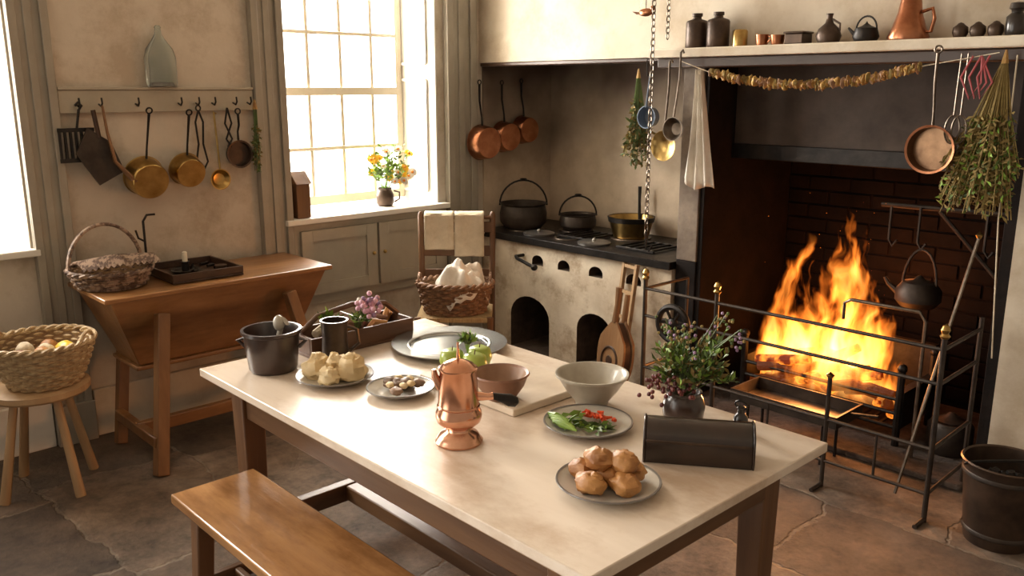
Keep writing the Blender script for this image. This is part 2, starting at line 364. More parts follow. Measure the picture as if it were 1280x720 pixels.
b=B();b.bx(XW,XW+.03,-1.6,1.07,0,.24,trimw);b.bx(XW,XW+.03,1.26,2.21,0,.24,plaster_w);b.bx(XW,XW+.035,2.42,3.52,0,.2,plaster_w);b.finish("baseboard_left",bevel=.005)
b=B();b.bx(XW,XW+.02,2.415,3.525,.46,.94,cupp)
for y0,y1 in [(2.45,2.96),(2.98,3.49)]:
    b.bx(XW+.021,XW+.032,y0+.002,y1-.002,.522,.898,cupp)
    for q in [(y0,y0+.07,.52,.90),(y1-.07,y1,.52,.90),(y0+.071,y1-.071,.52,.585),(y0+.071,y1-.071,.835,.90)]:
        b.bx(XW+.021,XW+.043,*q,cupp)
b.sph((XW+.055,2.93,.72),.012,brass);b.sph((XW+.055,3.01,.72),.012,brass)
b.finish("window_cupboard")
# fireplace wall
b=B();b.bx(XW,1.6,3.84,3.96,1.86,3.0,plaster_w);b.finish("wall_right")
b=B();b.bx(-1.12,1.6,3.84,4.95,0,1.859,plaster_w);b.finish("wall_right")
b=B();b.bx(XW,-2.79,4.5,4.95,0,1.859,sooty);b.finish("wall_back")
b=B();b.bx(XW,1.6,3.97,4.95,1.87,2.1,soot);b.finish("ceiling")
b=B();b.bx(XW,XW+.012,3.86,4.5,.78,1.858,sooty);b.finish("wall_left")
b=B()
b.bx(-2.789,-2.66,3.86,4.95,.78,1.858,jamb);b.bx(-2.789,-2.66,3.86,4.95,0,.779,soot)
b.bx(-2.659,-1.18,4.75,4.95,0,1.858,soot);b.bx(-1.175,-1.122,3.87,4.95,0,1.858,soot);b.bx(-2.659,-2.63,3.87,4.749,0,1.858,soot)
b.bx(-2.629,-1.176,4.12,4.26,1.36,1.858,lint);b.bx(-2.629,-1.176,4.10,4.119,1.33,1.41,iron)
# brick courses on the firebox back
for r_ in range(16):
    for k in range(-1,6):
        x0=-2.625+.25*k+(.125 if r_%2 else 0);xa=max(-2.625,x0+.006);xb=min(-1.182,x0+.244)
        if xb-xa>.03:b.bx(xa,xb,4.738,4.7495,.06+r_*.082,.06+r_*.082+.072,soot)
b.finish("fireplace",bevel=.004)
b=B();b.bx(-2.629,-1.176,3.75,4.735,0,.03,ash);b.finish("hearth",bevel=.01)
b=B();b.bx(-2.88,.6,3.66,3.839,1.85,1.893,plaster_w);b.bx(-2.86,.6,3.72,3.838,1.80,1.849,darkw);b.bx(XW+.01,-2.88,3.835,3.965,1.835,1.859,darkw);b.finish("mantel_shelf",bevel=.006)
# cooking range, with boolean pockets
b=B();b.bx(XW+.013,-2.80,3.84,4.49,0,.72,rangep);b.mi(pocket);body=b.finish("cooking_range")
def archpoly(x0,x1,z0,z1):
    w=(x1-x0)/2;c=(x0+x1)/2;zz=z1-w*.8
    return [(x0,z0),(x1,z0)]+[(c+w*math.cos(a),zz+w*.8*math.sin(a)) for a in [pi*i/12 for i in range(13)]]
b=B();b.mi(rangep)
for a in [(-4.10,-3.74,.0005,.37),(-3.50,-3.22,.0005,.36),(-3.90,-3.80,.59,.655),(-3.67,-3.57,.59,.655),(-3.41,-3.30,.59,.655),(-3.12,-3.01,.59,.655)]:
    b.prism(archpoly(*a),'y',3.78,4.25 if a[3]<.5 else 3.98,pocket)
cut=b.finish("cutter");fix_normals(cut)
md=body.modifiers.new("bo","BOOLEAN");md.operation='DIFFERENCE';md.object=cut;md.solver='EXACT'
dg=bpy.context.evaluated_depsgraph_get();nm=bpy.data.meshes.new_from_object(body.evaluated_get(dg))
body.modifiers.clear();body.data=nm;bpy.data.objects.remove(cut)
for pl in nm.polygons:pl.use_smooth=False
b=B();b.bx(XW+.013,-2.795,3.81,4.49,.722,.765,iron)
for (x,y,r) in [(-4.17,4.04,.13),(-3.9,4.26,.12),(-3.45,4.28,.13),(-3.72,3.98,.09),(-2.97,4.3,.09)]:
    b.lathe([(r,.765),(r,.772),(r-.02,.772),(r-.02,.765)],steel,(x,y,0),24)
for x,y in [(-3.15,4.08),(-3.68,4.12)]:
    for k in range(5):b.beam((x-.12+.06*k,y-.13,.778),(x-.12+.06*k,y+.13,.778),.012,.012,iron)
    b.beam((x-.14,y-.13,.774),(x+.14,y-.13,.774),.014,.014,iron);b.beam((x-.14,y+.13,.774),(x+.14,y+.13,.774),.014,.014,iron)
b.finish("range_hotplate",bevel=.002)
b=B();b.tube([(-3.98,3.84,.64),(-3.98,3.77,.64),(-3.95,3.75,.635),(-3.80,3.75,.60)],.011,iron);b.sph((-3.79,3.75,.598),.022,iron);b.finish("range_damper_handle")
for x,y in [(-3.95,3.95),(-3.47,3.95)]:
    b=B();b.lathe([(0,0),(.10,0),(.103,.012),(.085,.018),(0,.02)],pewter,(x,y,.766));b.sph((x,y,.792),.012,pewter);b.finish("pan_lid")
# ---------------------------------------------------------------- range pots
def iron_pot(name,x,y,r,h,m,z=.775):
    b=B();b.lathe([(0,0),(r*.75,0),(r*.98,h*.25),(r,h*.6),(r*.93,h*.9),(r*1.02,h),(r*.96,h),(r*.88,h*.85),(r*.92,h*.4),(r*.7,h*.08),(0,h*.06)],m,(x,y,z))
    pts=[(x+r*math.cos(a)*rt.x,y+r*math.cos(a)*rt.y,z+h*.9+r*1.05*math.sin(a)) for a in [pi*i/16 for i in range(17)]]
    b.tube(pts,.006,iron,6)
    b.lathe([(.02,0),(.026,.006),(.02,.012)],iron,(x,y,z+h*.9+r*1.05),12)
    b.finish(name)
iron_pot("cauldron",-4.19,4.04,.16,.17,ironl)
iron_pot("iron_stockpot",-3.90,4.27,.125,.10,ironl)
b=B();b.lathe([(0,0),(.11,0),(.145,.12),(.15,.13),(.14,.128),(.105,.01),(0,.012)],brass,(-3.45,4.28,.775));b.lathe([(.146,.10),(.152,.13),(.146,.132)],iron,(-3.45,4.28,.775))
b.tube([(-3.48,4.40,.87),(-3.50,4.42,.98),(-3.50,4.42,1.08)],[.01,.009,.012],iron);b.finish("preserving_pan")
# ---------------------------------------------------------------- pans
def saucepan(name,M_,r,h,hl,m,hm=iron,lean=.02,inn=None):
    b=B();b.M=M_
    b.lathe([(0,0),(r*.88,0),(r*.93,.006),(r,h),(r+.005,h+.002),(r-.004,h)],m)
    b.lathe([(r-.004,h),(r*.9,.012),(0,.012)],inn or m)
    b.tube([(0,r*.96,h*.8),(0,r+.05,h*.85),(0,r+hl*.6,h*.85+lean),(0,r+hl,h*.85+lean)],[.009,.007,.008,.010],hm,8,flat=.6)
    ry=r+hl+.014
    b.tube([(.014*math.cos(a),ry+.014*math.sin(a),h*.85+lean) for a in [2*pi*i/12 for i in range(12)]],.004,hm,6,closed=True)
    return b.finish(name)
def wallM(y,z,x=XW+.03,bottom=False,roll=0,tilt=0):
    if bottom:m=mx((0,-1,0),(0,0,1),(-1,0,0),(x,y,z))
    else:m=mx((0,1,0),(0,0,1),(1,0,0),(x,y,z))
    return m@Matrix.Rotation(tilt,4,'X')@Matrix.Rotation(roll,4,'Z')
saucepan("brass_saucepan",wallM(1.60,1.255,XW+.14,bottom=True,roll=.06,tilt=-.25),.095,.10,.22,brass,iron,lean=0)
saucepan("brass_saucepan",wallM(1.81,1.28,XW+.12,bottom=True,roll=.03,tilt=-.25),.08,.08,.20,brass,iron,lean=0)
saucepan("skillet",wallM(2.10,1.36,roll=.02),.068,.04,.14,tin)
saucepan("copper_saucepan",wallM(3.80,1.35,XW+.14,True),.112,.09,.26,copper)
saucepan("copper_saucepan",wallM(4.00,1.38,XW+.13,True),.10,.08,.24,copper)
saucepan("copper_saucepan",wallM(4.19,1.42,XW+.12,True),.092,.08,.22,copper)
b=B();b.M=wallM(1.985,1.235);b.lathe([(0,0),(.035,.008),(.055,.035),(.05,.035),(.03,.014),(0,.01)],brass);b.tube([(0,.05,.035),(0,.12,.03),(0,.32,.012),(.0,.345,.01),(.012,.335,.01)],.005,brass,6);b.finish("brass_ladle")
b=B();b.bx(XW,XW+.028,1.255,2.215,1.585,1.69,railp);b.bx(XW+.001,XW+.036,1.255,2.215,1.691,1.704,railp)
HY=[1.33,1.43,1.60,1.81,1.90,1.985,2.10,2.18]
for y in HY:b.tube([(XW+.028,y,1.625),(XW+.06,y,1.615),(XW+.075,y,1.63),(XW+.07,y,1.655)],.005,iron,6)
b.finish("hook_rail",bevel=.002)
b=B()
for k in range(7):b.beam((XW+.05,1.235+.024*k,1.37),(XW+.05,1.235+.024*k,1.51),.010,.016,iron)
for z in (1.37,1.51):b.beam((XW+.05,1.228,z),(XW+.05,1.387,z),.018,.018,iron)
b.tube([(XW+.05,1.31,1.50),(XW+.05,1.33,1.60),(XW+.05,1.345,1.62),(XW+.05,1.33,1.635),(XW+.05,1.315,1.62)],.006,iron,6);b.finish("gridiron")
b=B();b.prism([(1.35,1.52),(1.29,1.40),(1.38,1.25),(1.50,1.31),(1.45,1.45)],'x',XW+.07,XW+.08,ironl);b.tube([(XW+.075,1.40,1.47),(XW+.075,1.385,1.60)],.011,darkw);b.finish("meat_cleaver")
b=B();b.tube([(XW+.10,1.42,1.62),(XW+.10,1.43,1.50),(XW+.11,1.45,1.36),(XW+.12,1.53,1.26)],[.01,.012,.016,.028],pinez,8,flat=.5);b.finish("wooden_paddle")
b=B()
for s_ in (-1,1):b.tube([(XW+.05,1.90,1.59),(XW+.05,1.90+s_*.02,1.53),(XW+.05,1.90+s_*.012,1.42),(XW+.05,1.90+s_*.03,1.33),(XW+.05,1.90+s_*.006,1.29)],.005,iron,6)
b.tube([(XW+.05,1.90+.012*math.cos(a),1.60+.014*math.sin(a)) for a in [2*pi*i/10 for i in range(10)]],.004,iron,6,closed=True)
b.finish("fire_tongs")
b=B();
for s_ in (-1,1):b.tube([(XW+.06,2.05,1.60),(XW+.06,2.05+s_*.018,1.52),(XW+.06,2.05-s_*.016,1.44),(XW+.06,2.05+s_*.01,1.40)],.005,iron,6)
b.finish("kitchen_shears")
def hangbunch(name,top,L_,w,n,ms,ls=.03,depth=.6,tie=True,bare=.3,lean=0):
    b=B();top=Vector(top)
    for i in range(n):
        a=rnd.uniform(0,2*pi);q=rnd.random()**.5
        end=top+Vector((math.cos(a)*w*q+lean,math.sin(a)*w*q*depth,-L_*rnd.uniform(.65,1)))
        mid=top*.55+end*.45+Vector((0,0,-.02))
        b.tube([top+Vector((math.cos(a)*.008,math.sin(a)*.008,0)),mid,end],.0018,ms[0],4)
        for k in range(14):
            t=rnd.uniform(bare,1);p=mid.lerp(end,max(0,(t-.45)/.55)) if t>.45 else top.lerp(mid,t/.45)
            b.leaf(p,(rnd.uniform(-1,1),rnd.uniform(-.6,.6) if depth<.7 else rnd.uniform(-1,1),rnd.uniform(-1.3,.5)),ls*rnd.uniform(.6,1.3),ls*.42,rnd.choice(ms))
    if tie:b.tube([top+Vector((0,0,.04)),top+Vector((0,0,-.01))],[.004,.014],garl,6)
    b.finish(name)
hangbunch("herb_sprigs",(XW+.09,2.19,1.60),.36,.04,14,[leafg,leafd],.026)
b=B();b.lathe([(0,0),(.072,0),(.078,.02),(.078,.14),(.066,.18),(.035,.22),(.018,.25),(.014,.275),(.018,.28),(.010,.29),(0,.29)],glassm,(XW+.036,1.735,1.706),28,sx=.4);b.lathe([(0,.002),(.06,.002),(.05,.02),(0,.025)],tin,(XW+.036,1.735,1.706),20,sx=.3);b.finish("glass_bottle")
# ---------------------------------------------------------------- dough bin
b=B();b.bx(-4.37,-3.86,1.20,2.34,.777,.80,pine)
b.hexa([(-4.26,1.36,.44),(-3.98,1.36,.44),(-3.98,2.18,.44),(-4.26,2.18,.44)],[(-4.36,1.23,.776),(-3.88,1.23,.776),(-3.88,2.31,.776),(-4.36,2.31,.776)],pine)
b.bx(-4.28,-3.96,1.34,2.20,.42,.439,pine)
for yt,yf in [(1.44,1.31),(2.08,2.21)]:
    b.beam((-3.86,yt,.70),(-3.70,yf,0),.055,.06,pinez);b.beam((-4.33,yt,.70),(-4.20,yf,0),.05,.05,pinez)
    b.beam((-3.72,yf+(.01 if yf<2 else -.01),.15),(-4.21,yf+(.01 if yf<2 else -.01),.15),.04,.05,pine)
b.beam((-3.95,1.31,.15),(-3.95,2.21,.15),.04,.06,pine)
b.finish("dough_bin",bevel=.005)
b=B();x0,x1,y0,y1,z=-4.32,-3.95,1.54,1.89,.802
b.bx(x0,x1,y0,y1,z,z+.01,darkw)
for q in [(x0,x0+.012,y0,y1),(x1-.012,x1,y0,y1),(x0+.013,x1-.013,y0,y0+.012),(x0+.013,x1-.013,y1-.012,y1)]:b.bx(*q,z+.011,z+.045,darkw)
b.finish("wooden_tray",bevel=.002)
b=B();c=(-4.14,1.68,.814);b.lathe([(0,0),(.06,0),(.075,.015),(.07,.017),(.055,.006),(.018,.008),(.016,.05),(.022,.055),(.014,.055),(0,.05)],iron,c,24)
b.tube([(c[0]+.07,c[1],c[2]+.015),(c[0]+.10,c[1],c[2]+.03),(c[0]+.09,c[1],c[2]+.055),(c[0]+.065,c[1],c[2]+.03)],.005,iron,6);b.lathe([(0,.05),(.013,.05),(.012,.10),(.005,.105),(0,.105)],wax,c,14);b.finish("candlestick")
b=B()
for k in range(3):b.tube([(-4.25+.07*k,1.84,.825),(-4.22+.06*k,1.79+.01*k,.826)],.008,iron,6)
b.lathe([(0,0),(.025,0),(.03,.025),(0,.03)],tin,(-4.05,1.82,.82),16);b.finish("candle_snuffer")
b=B();b.lathe([(0,0),(.045,0),(.04,.012),(0,.015)],iron,(-4.315,1.56,.802),18);b.tube([(-4.315,1.56,.81),(-4.315,1.56,1.06),(-4.315,1.58,1.09),(-4.315,1.62,1.09)],.006,iron,6);b.tube([(-4.315,1.56,.96),(-4.315,1.53,.98),(-4.315,1.52,1.02)],.005,iron,6);b.finish("rushlight_holder")
# ---------------------------------------------------------------- wicker
def basket(b,c,r0,r1,h,rows,m,n=28,sx=1,sy=1,tk=None,flare=1.0,liner=True):
    tk=tk or h/rows*.56;seg=n*4
    for k in range(rows):
        t=(k+.5)/rows;r=r0+(r1-r0)*t**flare;z=c[2]+h*t
        pts=[]
        for i in range(seg):
            a=2*pi*i/seg;rr=r+tk*.75*math.cos(n/2*a+k*pi)
            pts.append((c[0]+rr*sx*math.cos(a),c[1]+rr*sy*math.sin(a),z))
        b.tube(pts,tk,m,5,closed=True)
    for i in range(n):
        a=2*pi*i/n
        b.tube([(c[0]+(r0+(r1-r0)*t**flare)*sx*math.cos(a),c[1]+(r0+(r1-r0)*t**flare)*sy*math.sin(a),c[2]+h*t) for t in (0,.25,.5,.75,1)],tk*.55,m,5)
    for dz in (0,1):
        pts=[];
        for i in range(seg):
            a=2*pi*i/seg;rr=r1+tk*.8*math.cos(n*a/2+dz*pi);pts.append((c[0]+rr*sx*math.cos(a),c[1]+rr*sy*math.sin(a),c[2]+h+tk*.9*math.sin(n*a/2+dz*pi)))
        b.tube(pts,tk*1.05,m,6,closed=True)
    if liner:b.lathe([(0,.006),(r0*.96,.006)]+[((r0+(r1-r0)*t**flare)-tk*.9,h*t) for t in (.05,.3,.6,.95)],wicki,c,32,sx,sy)
b=B();c=(-3.915,.945,.478);basket(b,c,.125,.205,.185,13,wick,30,flare=.7)
b.lathe([(0,-.001),(.12,-.001),(.125,.012)],wick,c,24)
for s_ in (-1,1):
    a0=.82+(pi if s_>0 else 0)
    b.tube([(c[0]+.2*math.cos(a0+t),c[1]+.2*math.sin(a0+t),c[2]+.19+.035*math.sin((t+.3)/.6*pi)) for t in (-.3,-.15,0,.15,.3)],.008,wick,6)
b.finish("wicker_basket")
b=B()
for i,(dx,dy,dz,m) in enumerate([(.07,-.02,.15,lemon),(-.06,.03,.15,linenb),(.02,.09,.16,lemon),(-.02,-.08,.15,terra),(.1,.07,.15,appl),(-.1,-.04,.16,linenb),(0,0,.155,bread),(-.03,.1,.155,lemon),(-.12,.06,.15,bread)]):
    b.sph((c[0]+dx,c[1]+dy,c[2]+dz-.035),(.042,.038,.036),m,12,8,.1,i)
b.finish("fruit_pile")
b=B();b.lathe([(0,.435),(.19,.435),(.20,.445),(.20,.468),(.19,.475),(0,.475)],palew,(-3.93,.92,0),28)
for a in (0.3,1.87,3.44,5.0):
    b.tube([(-3.93+.11*math.cos(a),.92+.11*math.sin(a),.437),(-3.93+.205*math.cos(a),.92+.205*math.sin(a),0)],[.016,.021],palew,10)
b.finish("wooden_stool")
b=B();c=(-4.15,1.33,.803);basket(b,c,.13,.165,.08,7,wickg,26,sx=1.15,sy=1.1)
for o_ in (-.006,.006):
    b.tube([(c[0]+o_-.05,c[1]+.165*math.cos(a),c[2]+.08+.20*math.sin(a)) for a in [pi*i/18 for i in range(19)]],.008,wickg,7)
def flap(u,v):
    x=c[0]-.02+.20*u;y=c[1]-.17+.34*v;s_=.007*(1 if (int(u*20)+int(v*26))%2 else -1)
    return (x,y,c[2]+.092+.06*math.sin(u*2.3+.3)*(1-.5*abs(v-.5))+s_)
b.grid(flap,20,26,wickg)
b.finish("lidded_basket")
# ---------------------------------------------------------------- chair
w=(.6845,.729,0);bk=(-.729,.6845,0);CM=mx(w,bk,(0,0,1),(-3.72,3.05,0))
b=B();b.M=CM
for s_ in (-1,1):
    b.tube([(s_*.20,-.17,0),(s_*.20,-.17,.46)],[.014,.018],oakz,10)
    b.tube([(s_*.205,.17,0),(s_*.205,.17,.5),(s_*.21,.20,.98),(s_*.21,.202,1.0)],[.014,.018,.017,.008],oakz,10)
    for z in (.14,.27):b.tube([(s_*.20,-.17,z),(s_*.205,.17,z)],.010,oakz,8)
for z in (.18,.30):b.tube([(-.2,-.17,z),(.2,-.17,z)],.010,oakz,8)
b.tube([(-.2,.17,.22),(.2,.17,.22)],.010,oakz,8)
for z in (.60,.74,.88):
    b.hexa([(-.205,.176,z),(.205,.176,z),(.205,.186,z),(-.205,.186,z)],[(-.205,.186,z+.06),(.205,.186,z+.06),(.205,.196,z+.06),(-.205,.196,z+.06)],oakz)
b.tube([(-.21,.198,.965),(.21,.198,.965)],.012,oakz,8)
b.hexa([(-.21,-.18,.43),(.21,-.18,.43),(.21,.165,.43),(-.21,.165,.43)],[(-.21,-.18,.455),(.21,-.18,.455),(.21,.165,.455),(-.21,.165,.455)],rush)
b.finish("ladderback_chair",bevel=.003)
for x0,x1,dl in [(-.185,-.015,.20),(-.01,.16,.24)]:
    b=B();b.M=CM
    def fn(u,v,x0=x0,x1=x1,dl=dl):
        s_=u*(dl+.16)
        if s_<dl:y,z=.156-.004*math.sin(v*9+x0*30),.982-dl+s_
        elif s_<dl+.04:
            a=(s_-dl)/.04*pi;y,z=.198-.042*math.cos(a),.982+.014*math.sin(a)
        else:y,z=.240+.004*math.sin(v*9),.982-(s_-dl-.04)
        return (x0+(x1-x0)*v,y,z)
    b.grid(fn,40,14,linenb);b.finish("hand_towel",solid=.006)
b=B();b.M=CM;basket(b,(0,-.03,.458),.125,.16,.17,10,wickd,28,sx=1.3,sy=.95)
for s_ in (-1,1):b.tube([(s_*.20,-.03+.05*math.cos(a),.63+.05*math.sin(a)) for a in [pi*i/10 for i in range(11)]],.008,wickd,6)
b.finish("laundry_basket")
b=B();b.M=CM
def cl(u,v):
    a=2*pi*v;r=.15*u;k=noise.noise(Vector((math.cos(a)*u*3,math.sin(a)*u*3,2.2)))
    z=.74-.12*u**1.6+.07*k-.10*max(0,u-.75)*(1+math.sin(3*a+1))*2
    return (.04+r*math.cos(a)*1.0,-.05+r*math.sin(a)*.9,z+.018*math.sin(a*7)*u)
b.grid(cl,16,60,linen);b.finish("linen_cloth",solid=.006)
def foliage(b,c,rad,n,ls,ms,base=None,lw=.45,per=10,up_=.6):
    c=Vector(c);base=Vector(base) if base is not None else c-Vector((0,0,rad[2]))
    for i in range(n):
        a=rnd.uniform(0,2*pi);ph=rnd.uniform(-.3,1);q=rnd.uniform(.5,1)
        end=c+Vector((rad[0]*math.cos(a)*math.sqrt(max(0,1-ph*ph*.8))*q,rad[1]*math.sin(a)*math.sqrt(max(0,1-ph*ph*.8))*q,rad[2]*ph*q))
        mid=(base+end)/2+Vector((0,0,.02));b.tube([base,mid,end],.0016,ms[0],4)
        for k in range(per):
            p=mid.lerp(end,rnd.random())
            b.leaf(p,(end-base).normalized()*up_+Vector((rnd.uniform(-1,1),rnd.uniform(-1,1),rnd.uniform(-.6,1))),ls*rnd.uniform(.6,1.3),ls*lw,rnd.choice(ms))
def flower(b,c,r,mp,mc,nrm=None,np_=12):
    c=Vector(c);nrm=Vector(nrm or (rnd.uniform(.4,1),rnd.uniform(-1,.1),rnd.uniform(.2,1))).normalized();u=nrm.orthogonal().normalized();v=nrm.cross(u)
    for k in range(np_):
        a=2*pi*k/np_;d=u*math.cos(a)+v*math.sin(a);sd=nrm.cross(d)
        b.add([c,c+d*r*.6+sd*r*.2+nrm*r*.15,c+d*r,c+d*r*.6-sd*r*.2+nrm*r*.15],[(0,1,2,3)],mp)
    b.sph(c+nrm*r*.1,r*.25,mc,8,6)
VX,VY=-4.50,3.13
b=B();b.lathe([(0,0),(.045,0),(.055,.02),(.055,.07),(.042,.10),(.047,.115),(.04,.113),(.038,.10),(0,.03)],tin,(VX,VY,.977),24)
b.tube([(VX+.03,VY+.045,1.07),(VX+.05,VY+.075,1.06),(VX+.05,VY+.075,1.02),(VX+.03,VY+.05,1.0)],.006,tin,6);b.finish("flower_jug")
b=B();foliage(b,(VX+.02,VY,1.21),(.12,.19,.17),40,.036,[leafb,leafg,leafb],base=(VX,VY,1.05))
for i in range(20):
    a=rnd.uniform(0,2*pi);q=rnd.uniform(.2,1);flower(b,(VX+.06+.07*q*math.cos(a),VY+.17*q*math.sin(a),1.12+rnd.uniform(0,.22)),rnd.uniform(.027,.042),rnd.choice([yell,yell,yell,oran,linen]),oran)
b.finish("flower_bouquet")
b=B();b.bx(-4.47,-4.36,2.435,2.52,.977,1.17,oakz);b.hexa([(-4.48,2.43,1.17),(-4.35,2.43,1.17),(-4.35,2.53,1.17),(-4.48,2.53,1.17)],[(-4.48,2.43,1.185),(-4.42,2.43,1.24),(-4.42,2.53,1.24),(-4.48,2.53,1.185)],oakz);b.finish("salt_box",bevel=.003)
# ---------------------------------------------------------------- table + bench
b=B();b.bx(-2.83,-1.02,1.165,2.15,.722,.75,topm)
b.bx(-2.822,-1.028,1.172,2.143,.715,.7215,edgew)
top=b.finish("tabletop",bevel=.004)
b=B()
for y in (1.245,2.04):b.bx(-2.70,-1.13,y,y+.028,.59,.714,oak)
for x in (-2.715,-1.145):b.bx(x,x+.028,1.26,2.06,.59,.713,oaky)
for x in (-2.74,-1.20):
    for y in (1.23,2.0):b.hexa([(x+.01,y+.01,0),(x+.075,y+.01,0),(x+.075,y+.075,0),(x+.01,y+.075,0)],[(x,y,.712),(x+.085,y,.712),(x+.085,y+.085,.712),(x,y+.085,.712)],oakz)
    b.bx(x+.02,x+.065,1.30,2.0,.14,.21,oaky)
b.bx(-2.69,-1.16,1.635,1.69,.145,.205,oak)
base=b.finish("table_frame",bevel=.005)
tb=bpy.data.objects.new("kitchen_table",None);scene.collection.objects.link(tb);top.parent=tb;base.parent=tb
b=B();b.bx(-2.61,-.95,.945,1.235,.395,.43,benchm)
for x in (-2.50,-1.12):
    for y,dy in ((1.0,-.03),(1.18,.03)):b.hexa([(x-.02,y-.025+dy,0),(x+.03,y-.025+dy,0),(x+.03,y+.025+dy,0),(x-.02,y+.025+dy,0)],[(x-.025,y-.03,.394),(x+.03,y-.03,.394),(x+.03,y+.03,.394),(x-.025,y+.03,.394)],oakz)
    b.bx(x-.01,x+.02,.98,1.2,.12,.17,oaky)
b.bx(-2.50,-1.12,1.0,1.02,.335,.394,oak);b.bx(-2.50,-1.12,1.16,1.18,.335,.394,oak);b.bx(-2.5,-1.12,1.08,1.105,.125,.165,oak)
b.finish("wooden_bench",bevel=.006)
# ---------------------------------------------------------------- table objects
Z=.751
def plate(x,y,r,name,m=platem,mr=rimm):
    b=B();b.lathe([(0,0),(r*.6,0),(r*.68,.004),(r,.019),(r,.022),(r*.7,.010),(r*.62,.006),(0,.005)],m,(x,y,Z),40)
    b.lathe([(r*.965,.0195),(r*1.0,.019),(r*1.01,.021),(r*1.0,.0235),(r*.96,.0225)],mr,(x,y,Z),40);return b.finish(name)
KX,KY=-2.645,1.35
b=B();b.lathe([(0,0),(.075,0),(.082,.01),(.095,.13),(.102,.135),(.102,.145),(.092,.145),(.088,.13),(.075,.02),(0,.02)],crockb,(KX,KY,Z),36)
for s_ in (-1,1):b.tube([(KX+s_*.095*w[0],KY+s_*.095*w[1],Z+.11),(KX+s_*.118*w[0],KY+s_*.118*w[1],Z+.105),(KX+s_*.092*w[0],KY+s_*.092*w[1],Z+.08)],.007,crockb,6)
b.tube([(KX,KY,Z+.03),(KX+.02,KY+.03,Z+.16),(KX+.03,KY+.04,Z+.17)],[.008,.01,.018],crock,8);b.sph((KX+.02,KY+.02,Z+.165),(.02,.02,.028),crock)
b.finish("brown_crock")
b=B();b.lathe([(0,0),(.052,0),(.056,.008),(.048,.02),(.044,.09),(.047,.15),(.05,.155),(.043,.155),(.04,.10),(.04,.02),(0,.02)],tin,(-2.565,1.55,Z),28)
b.tube([(-2.535,1.585,Z+.13),(-2.515,1.61,Z+.12),(-2.51,1.615,Z+.07),(-2.53,1.585,Z+.04)],.006,tin,6);b.finish("tankard")
b=B();x0,x1,y0,y1=-2.82,-2.64,1.50,1.95
b.bx(x0,x1,y0,y1,Z,Z+.012,trugw)
for q in [(x0,x0+.012,y0,y1),(x1-.012,x1,y0,y1),(x0+.013,x1-.013,y0,y0+.012),(x0+.013,x1-.013,y1-.012,y1)]:b.bx(*q,Z+.0125,Z+.075,trugw)
b.bx(x0+.013,x1-.013,1.72,1.73,Z+.0125,Z+.11,trugw)
b.tube([(-2.73,1.51,Z+.08),(-2.73,1.58,Z+.13),(-2.73,1.73,Z+.15),(-2.73,1.88,Z+.13),(-2.73,1.94,Z+.08)],.011,trugw,8)
b.finish("wooden_trug",bevel=.002)
b=B()
for i in range(14):
    y=rnd.uniform(1.54,1.91);x=rnd.uniform(-2.79,-2.67)
    b.tube([(x,y,Z+.04+rnd.uniform(0,.03)),(x+rnd.uniform(-.03,.03),y+.04,Z+.07+rnd.uniform(0,.02)),(x+.02,y+.08 if y<1.83 else y+.02,Z+.075)],[.016,.02,.006],rnd.choice([bread,terra,linenb,leafd,berry,trugw]),8)
foliage(b,(-2.70,1.62,Z+.10),(.05,.05,.05),7,.04,[leafg,leafb],per=6)
foliage(b,(-2.62,1.70,Z+.12),(.04,.05,.05),9,.028,[leafg,leafb],base=(-2.66,1.70,Z+.06),per=7)
for i in range(34):
    p=Vector((-2.60+rnd.gauss(0,.018),1.72+rnd.gauss(0,.02),Z+.17+rnd.gauss(0,.022)));b.sph(p,.010,rnd.choice([pinkp,purple,pinkp,linen]),6,5)
b.finish("garden_vegetables")
b=B();PX,PY=-2.425,1.955;b.lathe([(0,0),(.13,0),(.15,.004),(.155,.010),(.215,.020),(.216,.024),(.15,.016),(.145,.008),(0,.007)],pewterb,(PX,PY,Z),56);b.lathe([(.148,.0165),(.152,.019),(.157,.0172)],pewter,(PX,PY,Z),56);b.finish("pewter_platter")
plate(-2.40,1.445,.128,"plate");plate(-2.15,1.53,.108,"plate");plate(-1.545,1.75,.128,"plate");plate(-1.255,1.50,.128,"plate")
b=B()
for i,(dx,dy,dz,r) in enumerate([(-.045,-.035,.035,.05),(.04,.035,.037,.052),(.0,.0,.055,.036),(.035,-.04,.025,.034),(-.045,.035,.028,.036)]):
    b.sph((-2.40+dx,1.445+dy,Z+dz+.004),(r,r,r*.9),butter,16,10,.5,i,2.2)
    b.sph((-2.40+dx,1.445+dy,Z+dz+r*.8),(r*.4,r*.4,r*.35),butter,10,7,.3,i+9,2)
b.finish("pastry_pile")
b=B()
for i in range(18):
    a=rnd.uniform(0,2*pi);q=rnd.uniform(0,.064);b.sph((-2.15+q*math.cos(a),1.53+q*math.sin(a),Z+.02+rnd.uniform(0,.014)),(.024,.02,.013),mush,10,7,.3,i)
for i in range(5):
    a=rnd.uniform(0,2*pi);b.sph((-2.15+.04*math.cos(a),1.53+.04*math.sin(a),Z+.036),(.016,.014,.010),butter,8,6,.3,i)
b.finish("mushroom_slices")
b=B()
hxx,hyy=-1.545,1.75
for i in range(30):
    a=rnd.uniform(0,2*pi);q=rnd.uniform(.1,1)*.045;b.leaf((hxx-.045+q*math.cos(a),hyy-.035+q*math.sin(a),Z+.012+rnd.uniform(0,.010)),(rnd.uniform(-1,1),rnd.uniform(-1,1),.1),.05,.018,rnd.choice([leafb,leafb,leafg]))
    b.leaf((hxx+.045+q*math.cos(a)*.8,hyy-.01+q*math.sin(a)*.8,Z+.012+rnd.uniform(0,.010)),(rnd.uniform(-1,1),rnd.uniform(-1,1),.1),.04,.015,rnd.choice([leafb,leafg]))
